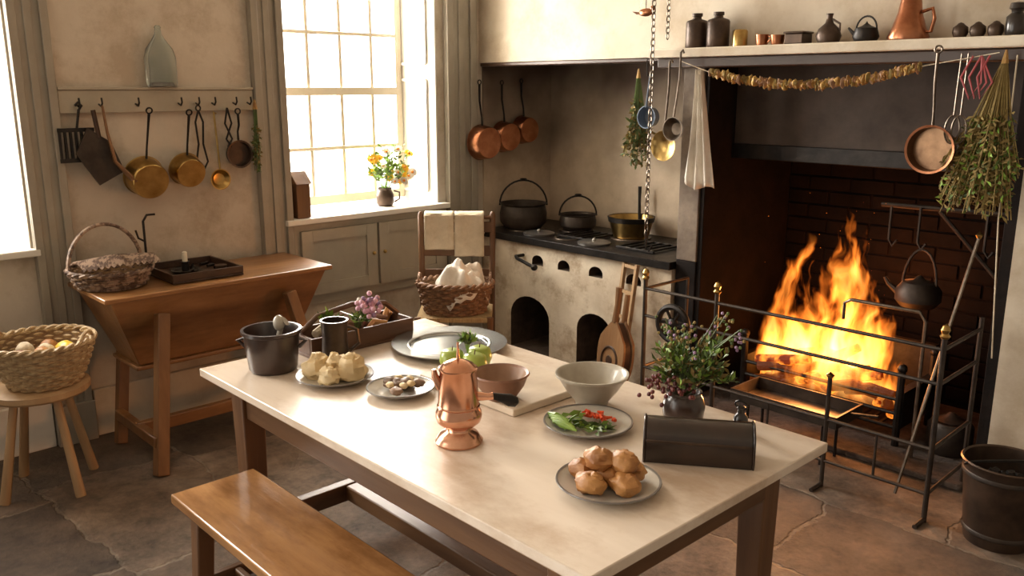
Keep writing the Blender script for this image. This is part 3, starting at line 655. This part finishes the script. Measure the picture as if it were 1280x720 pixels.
for i in range(34):
    a=rnd.uniform(0,2*pi);q=rnd.uniform(0,.045);p=Vector((hxx+.01+q*math.cos(a)*1.2,hyy+.045+q*math.sin(a)*.7,Z+.016+rnd.uniform(0,.014)));b.tube([p,p+Vector((rnd.uniform(-.02,.02),rnd.uniform(-.02,.02),.003))],[.006,.003],chili,6)
for k in range(4):b.tube([(hxx-.11+.018*k,hyy-.05-.012*k,Z+.026),(hxx-.07+.018*k,hyy-.06-.01*k,Z+.03),(hxx-.02+.018*k,hyy-.05-.012*k,Z+.024)],[.004,.012,.003],leafb,8)
b.finish("chopped_herbs")
b=B()
for i,(dx,dy,dz) in enumerate([(-.062,-.02,.034),(.0,-.066,.034),(.062,-.012,.034),(.025,.056,.034),(-.042,.05,.034),(0,0,.034),(-.022,-.012,.072),(.03,.02,.070)]):
    b.sph((-1.255+dx,1.50+dy,Z+dz),(.040,.033,.027),bread,20,12,.28,i,2.0)
    b.sph((-1.255+dx+.01,1.50+dy+.005,Z+dz+.016),(.018,.015,.012),bread,12,8,.3,i+5,2)
b.finish("bread_rolls")
c=(-1.72,1.415,Z)
b=B();b.lathe([(0,0),(.064,0),(.066,.006),(.060,.014),(.052,.026),(.036,.034),(.034,.042),(.046,.050),(.060,.062),(.064,.076),(.063,.088),(.058,.098),(.0565,.104),(.050,.205),(.053,.208),(.053,.214),(.047,.217),(.042,.224),(.026,.232),(.010,.238),(0,.239)],copperb,c,44)
b.lathe([(.0568,.104),(.059,.107),(.0568,.110)],copperb,c,44)
b.tube([(c[0],c[1],Z+.235),(c[0],c[1],Z+.262),(c[0],c[1],Z+.285)],[.006,.003,.003],copperb,8)
d=Vector((.62,.78,0)).normalized();P0=Vector(c)+d*.05+Vector((0,0,.13))
b.tube([P0,P0+d*.03+Vector((0,0,-.002)),P0+d*.045],[.014,.010,.011],copperb,10)
b.tube([P0+d*.04,P0+d*.065+Vector((0,0,-.006)),P0+d*.09+Vector((0,0,-.014)),P0+d*.108+Vector((0,0,-.020)),P0+d*.114+Vector((0,0,-.022))],[.009,.012,.018,.014,.004],iron,12)
q=Vector(c)-d*.045+Vector((0,0,.16))
b.tube([q,q-d*.018+Vector((0,0,.03)),q-d*.02+Vector((0,0,.05))],[.016,.010,.006],copperb,8);b.finish("copper_chocolate_pot",ang=55)
b=B();b.bx(-2.20,-1.745,1.645,1.985,Z,Z+.024,boardm);b.finish("pastry_board",bevel=.004)
b=B();q=(-1.85,1.69,Z+.025);b.lathe([(0,0),(.045,0),(.05,.008),(.072,.04),(.083,.072),(.089,.076),(.086,.081),(.078,.076)],terra,q,36);b.lathe([(.078,.076),(.066,.040),(.04,.014),(0,.012)],terrai,q,36);b.finish("earthenware_bowl",ang=60)
b=B();b.lathe([(0,0),(.05,0),(.052,.010),(.080,.045),(.104,.085),(.112,.090),(.113,.098),(.106,.098),(.098,.085),(.07,.04),(.04,.018),(0,.016)],crock,(-1.67,1.905,Z),40);b.finish("mixing_bowl",ang=60)
b=B()
for i,(x,y) in enumerate([(-2.145,1.74),(-2.06,1.765),(-2.11,1.83)]):
    cc=(x,y,Z+.024+.040);b.lathe([(0,-.030),(.014,-.038),(.032,-.031),(.044,0),(.037,.028),(.018,.038),(0,.030)],appl,cc,20);b.tube([(x,y,cc[2]+.03),(x+.004,y,cc[2]+.05)],.002,trugw,5)
foliage(b,(-2.10,1.77,Z+.13),(.03,.03,.035),9,.03,[leafb,leafg],base=(-2.10,1.77,Z+.09),per=5)
b.finish("green_apples",ang=60)
b=B();VX2,VY2=-1.385,1.985
b.lathe([(0,0),(.045,0),(.058,.02),(.062,.05),(.055,.075),(.048,.085),(.052,.095),(.045,.094),(.04,.08),(0,.05)],crockb,(VX2,VY2,Z),28);b.finish("brown_vase")
b=B();foliage(b,(VX2+.015,VY2+.015,Z+.165),(.125,.135,.125),64,.028,[leafg,leafb,leafg,leafd],base=(VX2,VY2,Z+.08),per=13,lw=.4)
for k in range(12):
    a=rnd.uniform(0,2*pi);q=rnd.uniform(.04,.14);e_=Vector((VX2+q*math.cos(a)+.02,VY2+q*math.sin(a),Z+rnd.uniform(.22,.33)));b.tube([(VX2,VY2,Z+.09),(VX2+q*.4*math.cos(a),VY2+q*.4*math.sin(a),Z+.2),e_],.0016,leafg,4)
    for j in range(9):
        pj=e_+Vector((rnd.gauss(0,.009),rnd.gauss(0,.009),-rnd.uniform(0,.05)));b.sph(pj,.005,rnd.choice([purple,leafg,leafd]),5,4)
for i in range(70):
    b.sph((VX2-.02+rnd.gauss(0,.04),VY2-.05+rnd.gauss(0,.025),Z+.12+rnd.gauss(0,.018)),.007,berry,6,5)
b.finish("herb_bouquet")
ux=Vector((.81,.586,0)).normalized();uy=Vector((-ux.y,ux.x,0));BM=mx(ux,uy,(0,0,1),(-1.205,1.80,Z))
b=B();b.M=BM;hl=.135
prof=[(-.05,0),(.05,0),(.055,.02),(.055,.06)]+[(.055*math.cos(a),.06+.048*math.sin(a)) for a in [pi*i/12 for i in range(1,12)]]+[(-.055,.06),(-.055,.02)]
b.prism(prof,'x',-hl,hl,blackbox)
pr2=[(x*1.06,z*1.03) for x,z in prof];b.prism(pr2,'x',-hl-.006,-hl,blackbox);b.prism(pr2,'x',hl,hl+.006,blackbox)
b.prism([(-.0575,.058),(-.0535,.058),(-.0535,.066),(-.0575,.066)],'x',-hl+.001,hl-.001,tin)
b.finish("candle_box",bevel=.003)
b=B();b.lathe([(0,0),(.02,0),(.022,.01),(.02,.04),(.010,.052),(.010,.065),(.013,.068),(.008,.072),(0,.072)],blackgl,(-1.235,2.05,Z),18);b.tube([(-1.235+.02*math.cos(a),2.05,Z+.075+.012*math.sin(a)) for a in [2*pi*i/12 for i in range(12)]],.003,iron,5,closed=True);b.finish("stoppered_bottle")
# ---------------------------------------------------------------- hearth gear
GY=3.38
b=B()
for x in (-2.62,-2.20,-1.18):
    b.tube([(x,GY,0),(x,GY,.77)],.011,ironl,8)
    b.lathe([(.013,.765),(.02,.775),(.012,.785),(.018,.80),(.012,.815),(0,.825)],brass,(x,GY,0),14)
b.tube([(-1.62,GY,0),(-1.62,GY,.51)],.010,ironl,8);b.lathe([(.012,.50),(.018,.51),(0,.525)],brass,(-1.62,GY,0),12)
b.tube([(-1.19,3.80,.035),(-1.19,3.80,.77)],.010,ironl,8)
for z in (.72,.58,.31,.12):
    b.tube([(-2.62,GY,z),(-1.18,GY,z)],.008,ironl,8);b.tube([(-1.18,GY,z),(-1.19,3.80,z)],.008,ironl,8)
b.tube([(-2.62,GY,.72),(-2.62,3.74,.72)],.008,ironl,8);b.tube([(-2.62,GY,.31),(-2.62,3.74,.31)],.008,ironl,8);b.tube([(-2.62,3.74,0),(-2.62,3.74,.72)],.008,ironl,8)
for x in (-1.9,-1.4):b.tube([(x,GY,.12),(x,GY,.31)],.006,ironl,6)
for x in (-2.62,-1.18,-1.62):b.tube([(x,GY,.01),(x,GY-.09,.008)],.01,ironl,6)
b.finish("fire_guard")
b=B();WC=Vector((-2.42,GY-.035,.58))
b.tube([WC+Vector((.085*math.cos(a),0,.085*math.sin(a))) for a in [2*pi*i/24 for i in range(24)]],.016,iron,8,closed=True)
for k in range(3):
    a=pi*k/3;b.tube([WC+Vector((.08*math.cos(a),0,.08*math.sin(a))),WC-Vector((.08*math.cos(a),0,.08*math.sin(a)))],.008,iron,6)
b.sph(WC,(.03,.02,.03),iron,10,8);b.finish("bellows_wheel")
b=B()
for z in (.12,.19,.26):b.tube([(-2.40,3.98,z),(-1.56,3.98,z)],.010,iron,8)
for x in (-2.40,-1.56):
    for y in (3.98,4.36):b.tube([(x,y,.03),(x,y,.40)],.018,iron,8);b.sph((x,y,.415),.024,iron,8,6)
    b.bx(x-.02,x+.02,3.98,4.36,.12,.30,iron)
for k in range(15):b.tube([(-2.37+.0557*k,3.98,.12),(-2.37+.0557*k,4.36,.12)],.008,iron,6)
b.bx(-2.40,-1.56,4.36,4.40,.12,.45,iron)
b.finish("fire_grate")
b=B()
for i in range(22):
    x=rnd.uniform(-2.24,-1.72);y=rnd.uniform(4.00,4.26);a=rnd.uniform(-.6,.6);l=rnd.uniform(.10,.17);z=.17+rnd.uniform(0,.16)
    b.tube([(x-l*math.cos(a),y-l*math.sin(a)*.3,z-.02),(x,y,z+.01),(x+l*math.cos(a),y+l*math.sin(a)*.3,z+rnd.uniform(-.05,.10))],[.028,.032,.022],rnd.choice([logm,logm,ember]),9)
for i in range(120):b.sph((rnd.uniform(-2.34,-1.62),rnd.uniform(4.00,4.30),.145+rnd.uniform(0,.07)),rnd.uniform(.018,.034),rnd.choice([ember,logm,logm]),7,5,.4,i)
b.finish("burning_logs")
b=B();b.lathe([(0,0),(.36,.001),(.42,.10),(.41,.25),(.37,.40),(.30,.58),(.22,.74),(.13,.88),(.05,.97),(0,1.0)],flamev,(-2.00,4.12,.17),36,sy=.42);fl=b.finish("fire_flames");fix_normals(fl)
b=B()
for i in range(18):
    b.sph((rnd.uniform(-2.35,-1.7),4.06+rnd.uniform(-.04,.02),rnd.uniform(.7,1.2)),.0016,ember,5,4)
b.finish("fire_sparks")
b=B();b.hexa([(-2.17,3.56,.20),(-1.68,3.56,.20),(-1.68,3.78,.20),(-2.17,3.78,.20)],[(-2.20,3.54,.205),(-1.65,3.54,.205),(-1.65,3.80,.205),(-2.20,3.80,.205)],steel)
for q in [(-2.20,-2.19,3.54,3.80),(-1.66,-1.65,3.54,3.80),(-2.189,-1.661,3.54,3.55),(-2.189,-1.661,3.79,3.80)]:b.bx(*q,.206,.262,ironl)
for x in (-2.12,-1.73):
    for y in (3.58,3.72):b.tube([(x,y,.20),(x,y,.0)],.008,iron,6)
b.tube([(-1.65,3.67,.25),(-1.52,3.67,.27)],.007,iron,6);b.finish("dripping_pan")
b=B();b.tube([(-1.22,4.3,.03),(-1.22,4.3,1.2)],.016,ironl,8);b.tube([(-1.22,4.3,1.14),(-1.85,4.25,1.14)],.012,ironl,8);b.tube([(-1.22,4.3,.75),(-1.58,4.27,1.13)],.010,ironl,8)
for x in (-1.36,-1.66,-1.80):b.tube([(x,4.25,1.14),(x,4.25,.97),(x+.02,4.25,.94),(x+.04,4.25,.97)],.007,ironl,6)
b.finish("fireplace_crane")
b=B();cx,cy,cz=-1.63,4.25,.66;b.lathe([(0,0),(.08,0),(.105,.03),(.105,.08),(.075,.12),(.03,.13),(.012,.15),(0,.155)],ironl,(cx,cy,cz),26);b.tube([(cx-.09,cy,cz+.05),(cx-.15,cy,cz+.09),(cx-.17,cy,cz+.12)],[.02,.012,.009],ironl,8)
b.tube([(cx+.08*math.cos(a),cy,cz+.10+.18*math.sin(a)) for a in [pi*i/12 for i in range(13)]],.007,ironl,6)
b.finish("iron_kettle")
b=B();b.tube([(-1.45,3.9,.03),(-1.45,3.9,.68),(-1.48,3.9,.72),(-1.80,3.9,.72)],.009,steel,8);b.tube([(-1.80,3.9,.72),(-1.83,3.9,.70),(-1.83,3.9,.62)],.008,steel,8);b.finish("fire_bar")
b=B();b.lathe([(0,0),(.09,0),(.10,.03),(.10,.13),(.085,.15),(0,.152)],ironl,(-1.36,4.10,.031),24);b.lathe([(0,.155),(.07,.155),(.03,.175),(.014,.19),(0,.192)],ironl,(-1.36,4.10,.031),20);b.finish("stew_pot")
b=B();b.tube([(-1.35,3.50,.02),(-1.25,3.83,1.10)],.007,steel,6);b.lathe([(.008,0),(.015,.015),(0,.035)],brass,(-1.25,3.83,1.09),10);b.finish("fire_poker")
# bellows + rack
b=B();BL=mx((.95,-.3,0),(.03,.12,.99),(-.3,-.95,.12),(-2.99,3.62,.02))
b.M=BL
def pear(s_):
    P=[]
    for i in range(28):
        a=2*pi*i/28;x=.135*math.cos(a);y=.215+.20*math.sin(a)
        if y>.30:x*=max(.25,1-(y-.30)*4.6)
        P.append((x*s_,y*s_+(1-s_)*.17))
    return P
b.prism(pear(1),'z',0,.014,bellw);b.prism(pear(1),'z',.06,.074,bellw);b.prism(pear(.93),'z',.0142,.0598,leather)
b.lathe([(.085,.0745),(.085,.080),(.075,.083),(.070,.0745)],darkw,(0,.18,0),28);b.lathe([(.0,.075),(.03,.075),(.03,.08),(0,.082)],darkw,(0,.18,0),20)
b.tube([(0,.40,.067),(0,.50,.067),(0,.60,.07)],[.02,.015,.02],bellw,8);b.tube([(0,.40,.007),(0,.56,.007)],[.018,.016],bellw,8);b.tube([(0,.03,.037),(0,-.01,.037)],[.02,.012],brass,8)
b.finish("bellows",bevel=.002)
b=B();b.M=mx((.95,-.25,0),(.05,.10,.99),(-.25,-.95,.1),(-3.10,3.74,.01))
for x in (-.06,.06):b.beam((x,0,0),(x,.72,0),.02,.022,palew,side=(0,0,1))
for y in (.1,.25,.4,.55,.7):b.beam((-.07,y,.0),(.07,y,.0),.018,.018,palew,side=(0,0,1))
b.finish("wooden_rack")
b=B();b.lathe([(0,0),(.115,0),(.118,.01),(.145,.30),(.150,.32),(.155,.325),(.15,.33),(.143,.325),(.115,.03),(0,.03)],tin,(-.93,3.44,0),36)
for z,r in ((.04,.122),(.27,.1435)):b.lathe([(r,z),(r+.004,z+.004),(r+.004,z+.016),(r+.001,z+.02)],ironl,(-.93,3.44,0),36)
b.tube([(-.93+.155*math.cos(a)*w[0],3.44+.155*math.cos(a)*w[1]-.10*math.sin(a)*.3,.315+.02*math.sin(a)) for a in [pi*i/16 for i in range(17)]],.006,iron,6)
for i in range(30):
    a=rnd.uniform(0,2*pi);q=rnd.uniform(0,.11);b.sph((-.93+q*math.cos(a),3.44+q*math.sin(a),.22+rnd.uniform(0,.04)),rnd.uniform(.02,.035),iron,7,5,.5,i)
b.finish("coal_bucket")
# ---------------------------------------------------------------- hanging from mantel
def hook(b,x,y,z0=1.85,z1=1.77):b.tube([(x,y,z0),(x,y-.015,z0-.01),(x,y-.01,z1),(x+.008,y-.012,z1-.01)],.003,iron,5)
hangbunch("herb_bunch",(-3.0,3.745,1.76),.48,.10,46,[leafg,leafd,leafd],.034)
b=B();hook(b,-2.90,3.70);b.M=mx((1,0,0),(0,0,1),(0,-1,0),(-2.89,3.73,1.55));b.lathe([(0,0),(.05,0),(.06,.05),(.055,.05),(.045,.006),(0,.006)],bluee,n=24);b.tube([(0,.05,.05),(0,.12,.04),(0,.22,.02)],.006,bluee,6);b.finish("enamel_dipper")
def skim(name,x,z,r,L_,m,y=3.66,dep=.03):
    b=B();b.M=mx((1,0,0),(0,0,1),(0,-1,0),(x,y,z));b.lathe([(0,0),(r*.5,.004),(r*.85,dep*.5),(r,dep),(r-.004,dep),(r*.5,.01),(0,.006)],m,n=26)
    b.tube([(0,r*.95,dep*.8),(0,r+.04,dep*.6),(0,r+L_*.6,.0),(0,r+L_,0),(.012,r+L_+.012,0),(.018,r+L_-.004,0)],.0055,steel,6);b.finish(name)
skim("brass_skimmer",-2.735,1.41,.078,.34,brass)
skim("soup_ladle",-2.64,1.50,.06,.31,steel,y=3.62,dep=.045)
b=B()
def tc_(u,v):
    ww=.03+.06*u;x=-2.575+(v-.5)*2*ww*(.7+.3*u)+.02*u;z=1.79-.54*u-.07*v*u-.03*math.sin(v*5)*u
    return (x,3.69+.02*math.sin(v*19+2*u)*(1-.3*u),z)
b.grid(tc_,18,40,linen);b.finish("tea_towel",solid=.004)
def chain(x,y,z0,z1,s=.03):
    b=B();z=z0;k=0
    while z<z1:
        d_=Vector((1,0,0)) if k%2 else Vector((0,1,0))
        b.tube([Vector((x,y,z+s*.62*math.sin(a)))+d_*(s*.33*math.cos(a)) for a in [2*pi*i/10 for i in range(10)]],s*.1,steel,5,closed=True);z+=s*.95;k+=1
    return b
b=chain(-2.80,3.60,.95,2.98,.033);b.tube([(-2.80,3.60,.96),(-2.80,3.60,.88),(-2.78,3.60,.86),(-2.76,3.60,.89)],.006,iron,6);b.finish("hanging_chain")
b=chain(-2.71,3.60,1.95,2.98,.028);b.finish("hanging_chain")
b=B();q=Vector((-2.85,3.60,2.07));b.sph(q,(.045,.018,.02),copper,12,8);b.sph(q+Vector((.042,0,.018)),.013,copper,8,6);b.leaf(q,(-1,0,.1),.09,.03,copper);b.leaf(q,(-.3,0,.9),.08,.05,copper);b.tube([q,q+Vector((0,0,.92))],.002,iron,5);b.finish("hanging_bird_ornament")
b=B();pA=Vector((-2.49,3.65,1.775));pB=Vector((-1.48,3.65,1.785))
gp=[pA.lerp(pB,i/70)-Vector((0,0,.065*(1-(2*i/70-1)**2))) for i in range(71)]
b.tube(gp,.002,linenb,5)
for i in range(1,70):
    for k in range(3):
        p=gp[i]+Vector((rnd.uniform(-.008,.008),rnd.uniform(-.006,.006),rnd.uniform(-.006,.006)))
        b.sph(p,(.004+rnd.uniform(0,.008),.018*rnd.uniform(.7,1.2),.020*rnd.uniform(.5,1.2)),rnd.choice([garl,garl,leafd,terrai]),8,5,.6,i*3+k)
b.tube([(-2.66,3.65,1.83),pA],.002,linenb,5);b.tube([pB,(-1.2,3.65,1.83)],.002,linenb,5)
b.finish("dried_fruit_garland")
saucepan("hanging_saucepan",mx((1,0,0),(0,0,1),(0,-1,0),(-1.40,3.66,1.46)),.092,.06,.28,copper,steel,inn=copperd)
b=B()
for x in (-1.335,-1.31):
    b.M=mx((1,0,0),(0,.05,1),(0,-1,.05),(x,3.64,1.56));b.tube([(.028*math.cos(a),-.02+.055*math.sin(a),0) for a in [2*pi*i/16 for i in range(16)]],.0035,steel,6,closed=True);b.tube([(0,.035,0),(0,.27,0)],.0035,steel,6)
b.finish("wire_whisk")
b=B()
for k in range(3):
    b.tube([(-1.29+.03*k,3.645,1.82),(-1.325+.03*k,3.64,1.74),(-1.285+.02*k,3.635,1.66),(-1.25+.02*k,3.64,1.72),(-1.26,3.645,1.82)],.0045,redr,6,flat=.3)
b.finish("red_ribbon")
hangbunch("herb_bunch",(-1.18,3.66,1.80),.60,.15,170,[leafd,leafd,leafg,leafd,leafb],.030,depth=.45,bare=.42,lean=-.05)
b=B();b.tube([(-1.14,3.66,1.82),(-1.14,3.68,1.2),(-1.12,3.75,.62)],.003,linenb,5);b.finish("hanging_twine")
# ---------------------------------------------------------------- mantel ornaments
MZ=1.894;MY=3.745
def turn(name,x,prof,m,n=26,y=MY,extra=None):
    b=B();x+=.04;b.lathe(prof,m,(x,y,MZ),n)
    if extra:extra(b,x,y)
    b.finish(name,ang=50)
for x in (-2.68,-2.555):turn("tea_canister",x,[(0,0),(.052,0),(.055,.005),(.055,.12),(.05,.13),(.022,.14),(.02,.15),(.026,.152),(.026,.166),(0,.168)],tin)
turn("mustard_tin",-2.43,[(0,0),(.036,0),(.036,.07),(.03,.078),(0,.08)],brass)
turn("copper_cup",-2.31,[(0,0),(.026,0),(.032,.05),(.028,.05),(.022,.01),(0,.01)],copper,extra=lambda b,x,y:b.tube([(x+.03,y,MZ+.042),(x+.052,y,MZ+.035),(x+.028,y,MZ+.012)],.004,copper,6))
turn("copper_cup",-2.23,[(0,0),(.026,0),(.034,.045),(.03,.045),(.022,.01),(0,.01)],copper)
b=B();b.bx(-2.13,-2.04,3.70,3.79,MZ,MZ+.045,tin);b.bx(-2.135,-2.035,3.695,3.795,MZ+.0455,MZ+.055,tin);b.finish("snuff_box",bevel=.004)
turn("pewter_jug",-1.98,[(0,0),(.045,0),(.055,.03),(.045,.06),(.018,.085),(.012,.11),(.016,.125),(0,.127)],tin,extra=lambda b,x,y:b.tube([(x+.015,y,MZ+.10),(x+.05,y,MZ+.08),(x+.05,y,MZ+.05)],.005,tin,6))
turn("small_kettle",-1.81,[(0,0),(.045,0),(.055,.02),(.045,.055),(.02,.065),(.006,.075),(0,.085)],iron,extra=lambda b,x,y:(b.tube([(x+.045*math.cos(a),y,MZ+.05+.055*math.sin(a)) for a in [pi*i/12 for i in range(13)]],.004,iron,6),b.tube([(x-.045,y,MZ+.025),(x-.08,y,MZ+.06)],[.01,.005],iron,6)))
turn("copper_pitcher",-1.63,[(0,0),(.08,0),(.083,.01),(.066,.05),(.047,.11),(.036,.19),(.034,.25),(.045,.29),(.04,.29),(.03,.25),(0,.2)],copper,extra=lambda b,x,y:b.tube([(x+.05,y,MZ+.11),(x+.09,y,MZ+.12),(x+.10,y,MZ+.08),(x+.09,y,MZ+.03),(x+.07,y,MZ+.03)],.008,copper,8))
for x in (-1.425,-1.36,-1.295):turn("spice_pot",x,[(0,0),(.022,0),(.03,.02),(.028,.04),(.015,.05),(.01,.056),(0,.06)],tin)
turn("dark_bottle",-1.225,[(0,0),(.03,0),(.036,.01),(.036,.07),(.02,.085),(.022,.095),(.03,.10),(.026,.12),(0,.125)],blackgl)
# ---------------------------------------------------------------- lights
def area(name,loc,rot,sx,sy,e,col):
    l=bpy.data.lights.new(name,"AREA");l.shape='RECTANGLE';l.size=sx;l.size_y=sy;l.energy=e;l.color=col
    o=bpy.data.objects.new(name,l);o.location=loc;o.rotation_euler=rot;scene.collection.objects.link(o)
area("daylight_window",(-4.95,2.95,1.95),(0,math.radians(-78),0),1.8,1.1,245,(1,.94,.85))
area("daylight_window",(-4.95,.5,1.95),(0,math.radians(-78),0),1.8,1.1,160,(1,.94,.85))
l=bpy.data.lights.new("firelight","SPOT");l.energy=75;l.color=(1,.40,.12);l.shadow_soft_size=.16;l.spot_size=math.radians(165);l.spot_blend=.8
o=bpy.data.objects.new("firelight",l);o.location=(-1.97,3.93,.52);o.rotation_euler=(math.radians(-82),0,0)
# a spot shines along its local -Z: aim it out of the hearth, towards the table
o.rotation_euler=Vector((.1,-1,.02)).to_track_quat('-Z','Y').to_euler();scene.collection.objects.link(o)
l=bpy.data.lights.new("firelight","POINT");l.energy=3.5;l.color=(1,.26,.06);l.shadow_soft_size=.15
o=bpy.data.objects.new("firelight",l);o.location=(-1.85,4.5,.75);scene.collection.objects.link(o)
w_=bpy.data.worlds.new("world");scene.world=w_;w_.use_nodes=True;nt=w_.node_tree;N=nt.nodes
bg=N["Background"];tc=N.new("ShaderNodeTexCoord");s=N.new("ShaderNodeSeparateXYZ");nt.links.new(tc.outputs["Generated"],s.inputs[0])
mr=N.new("ShaderNodeMapRange");mr.inputs[1].default_value=-.1;mr.inputs[2].default_value=-.5;mr.inputs[3].default_value=0;mr.inputs[4].default_value=1
nt.links.new(s.outputs["X"],mr.inputs[0])
mc=N.new("ShaderNodeMixRGB");mc.inputs[1].default_value=(.41,.33,.25,1);mc.inputs[2].default_value=(6,5.7,5.2,1)
nt.links.new(mr.outputs[0],mc.inputs[0]);nt.links.new(mc.outputs[0],bg.inputs[0]);bg.inputs[1].default_value=1.0
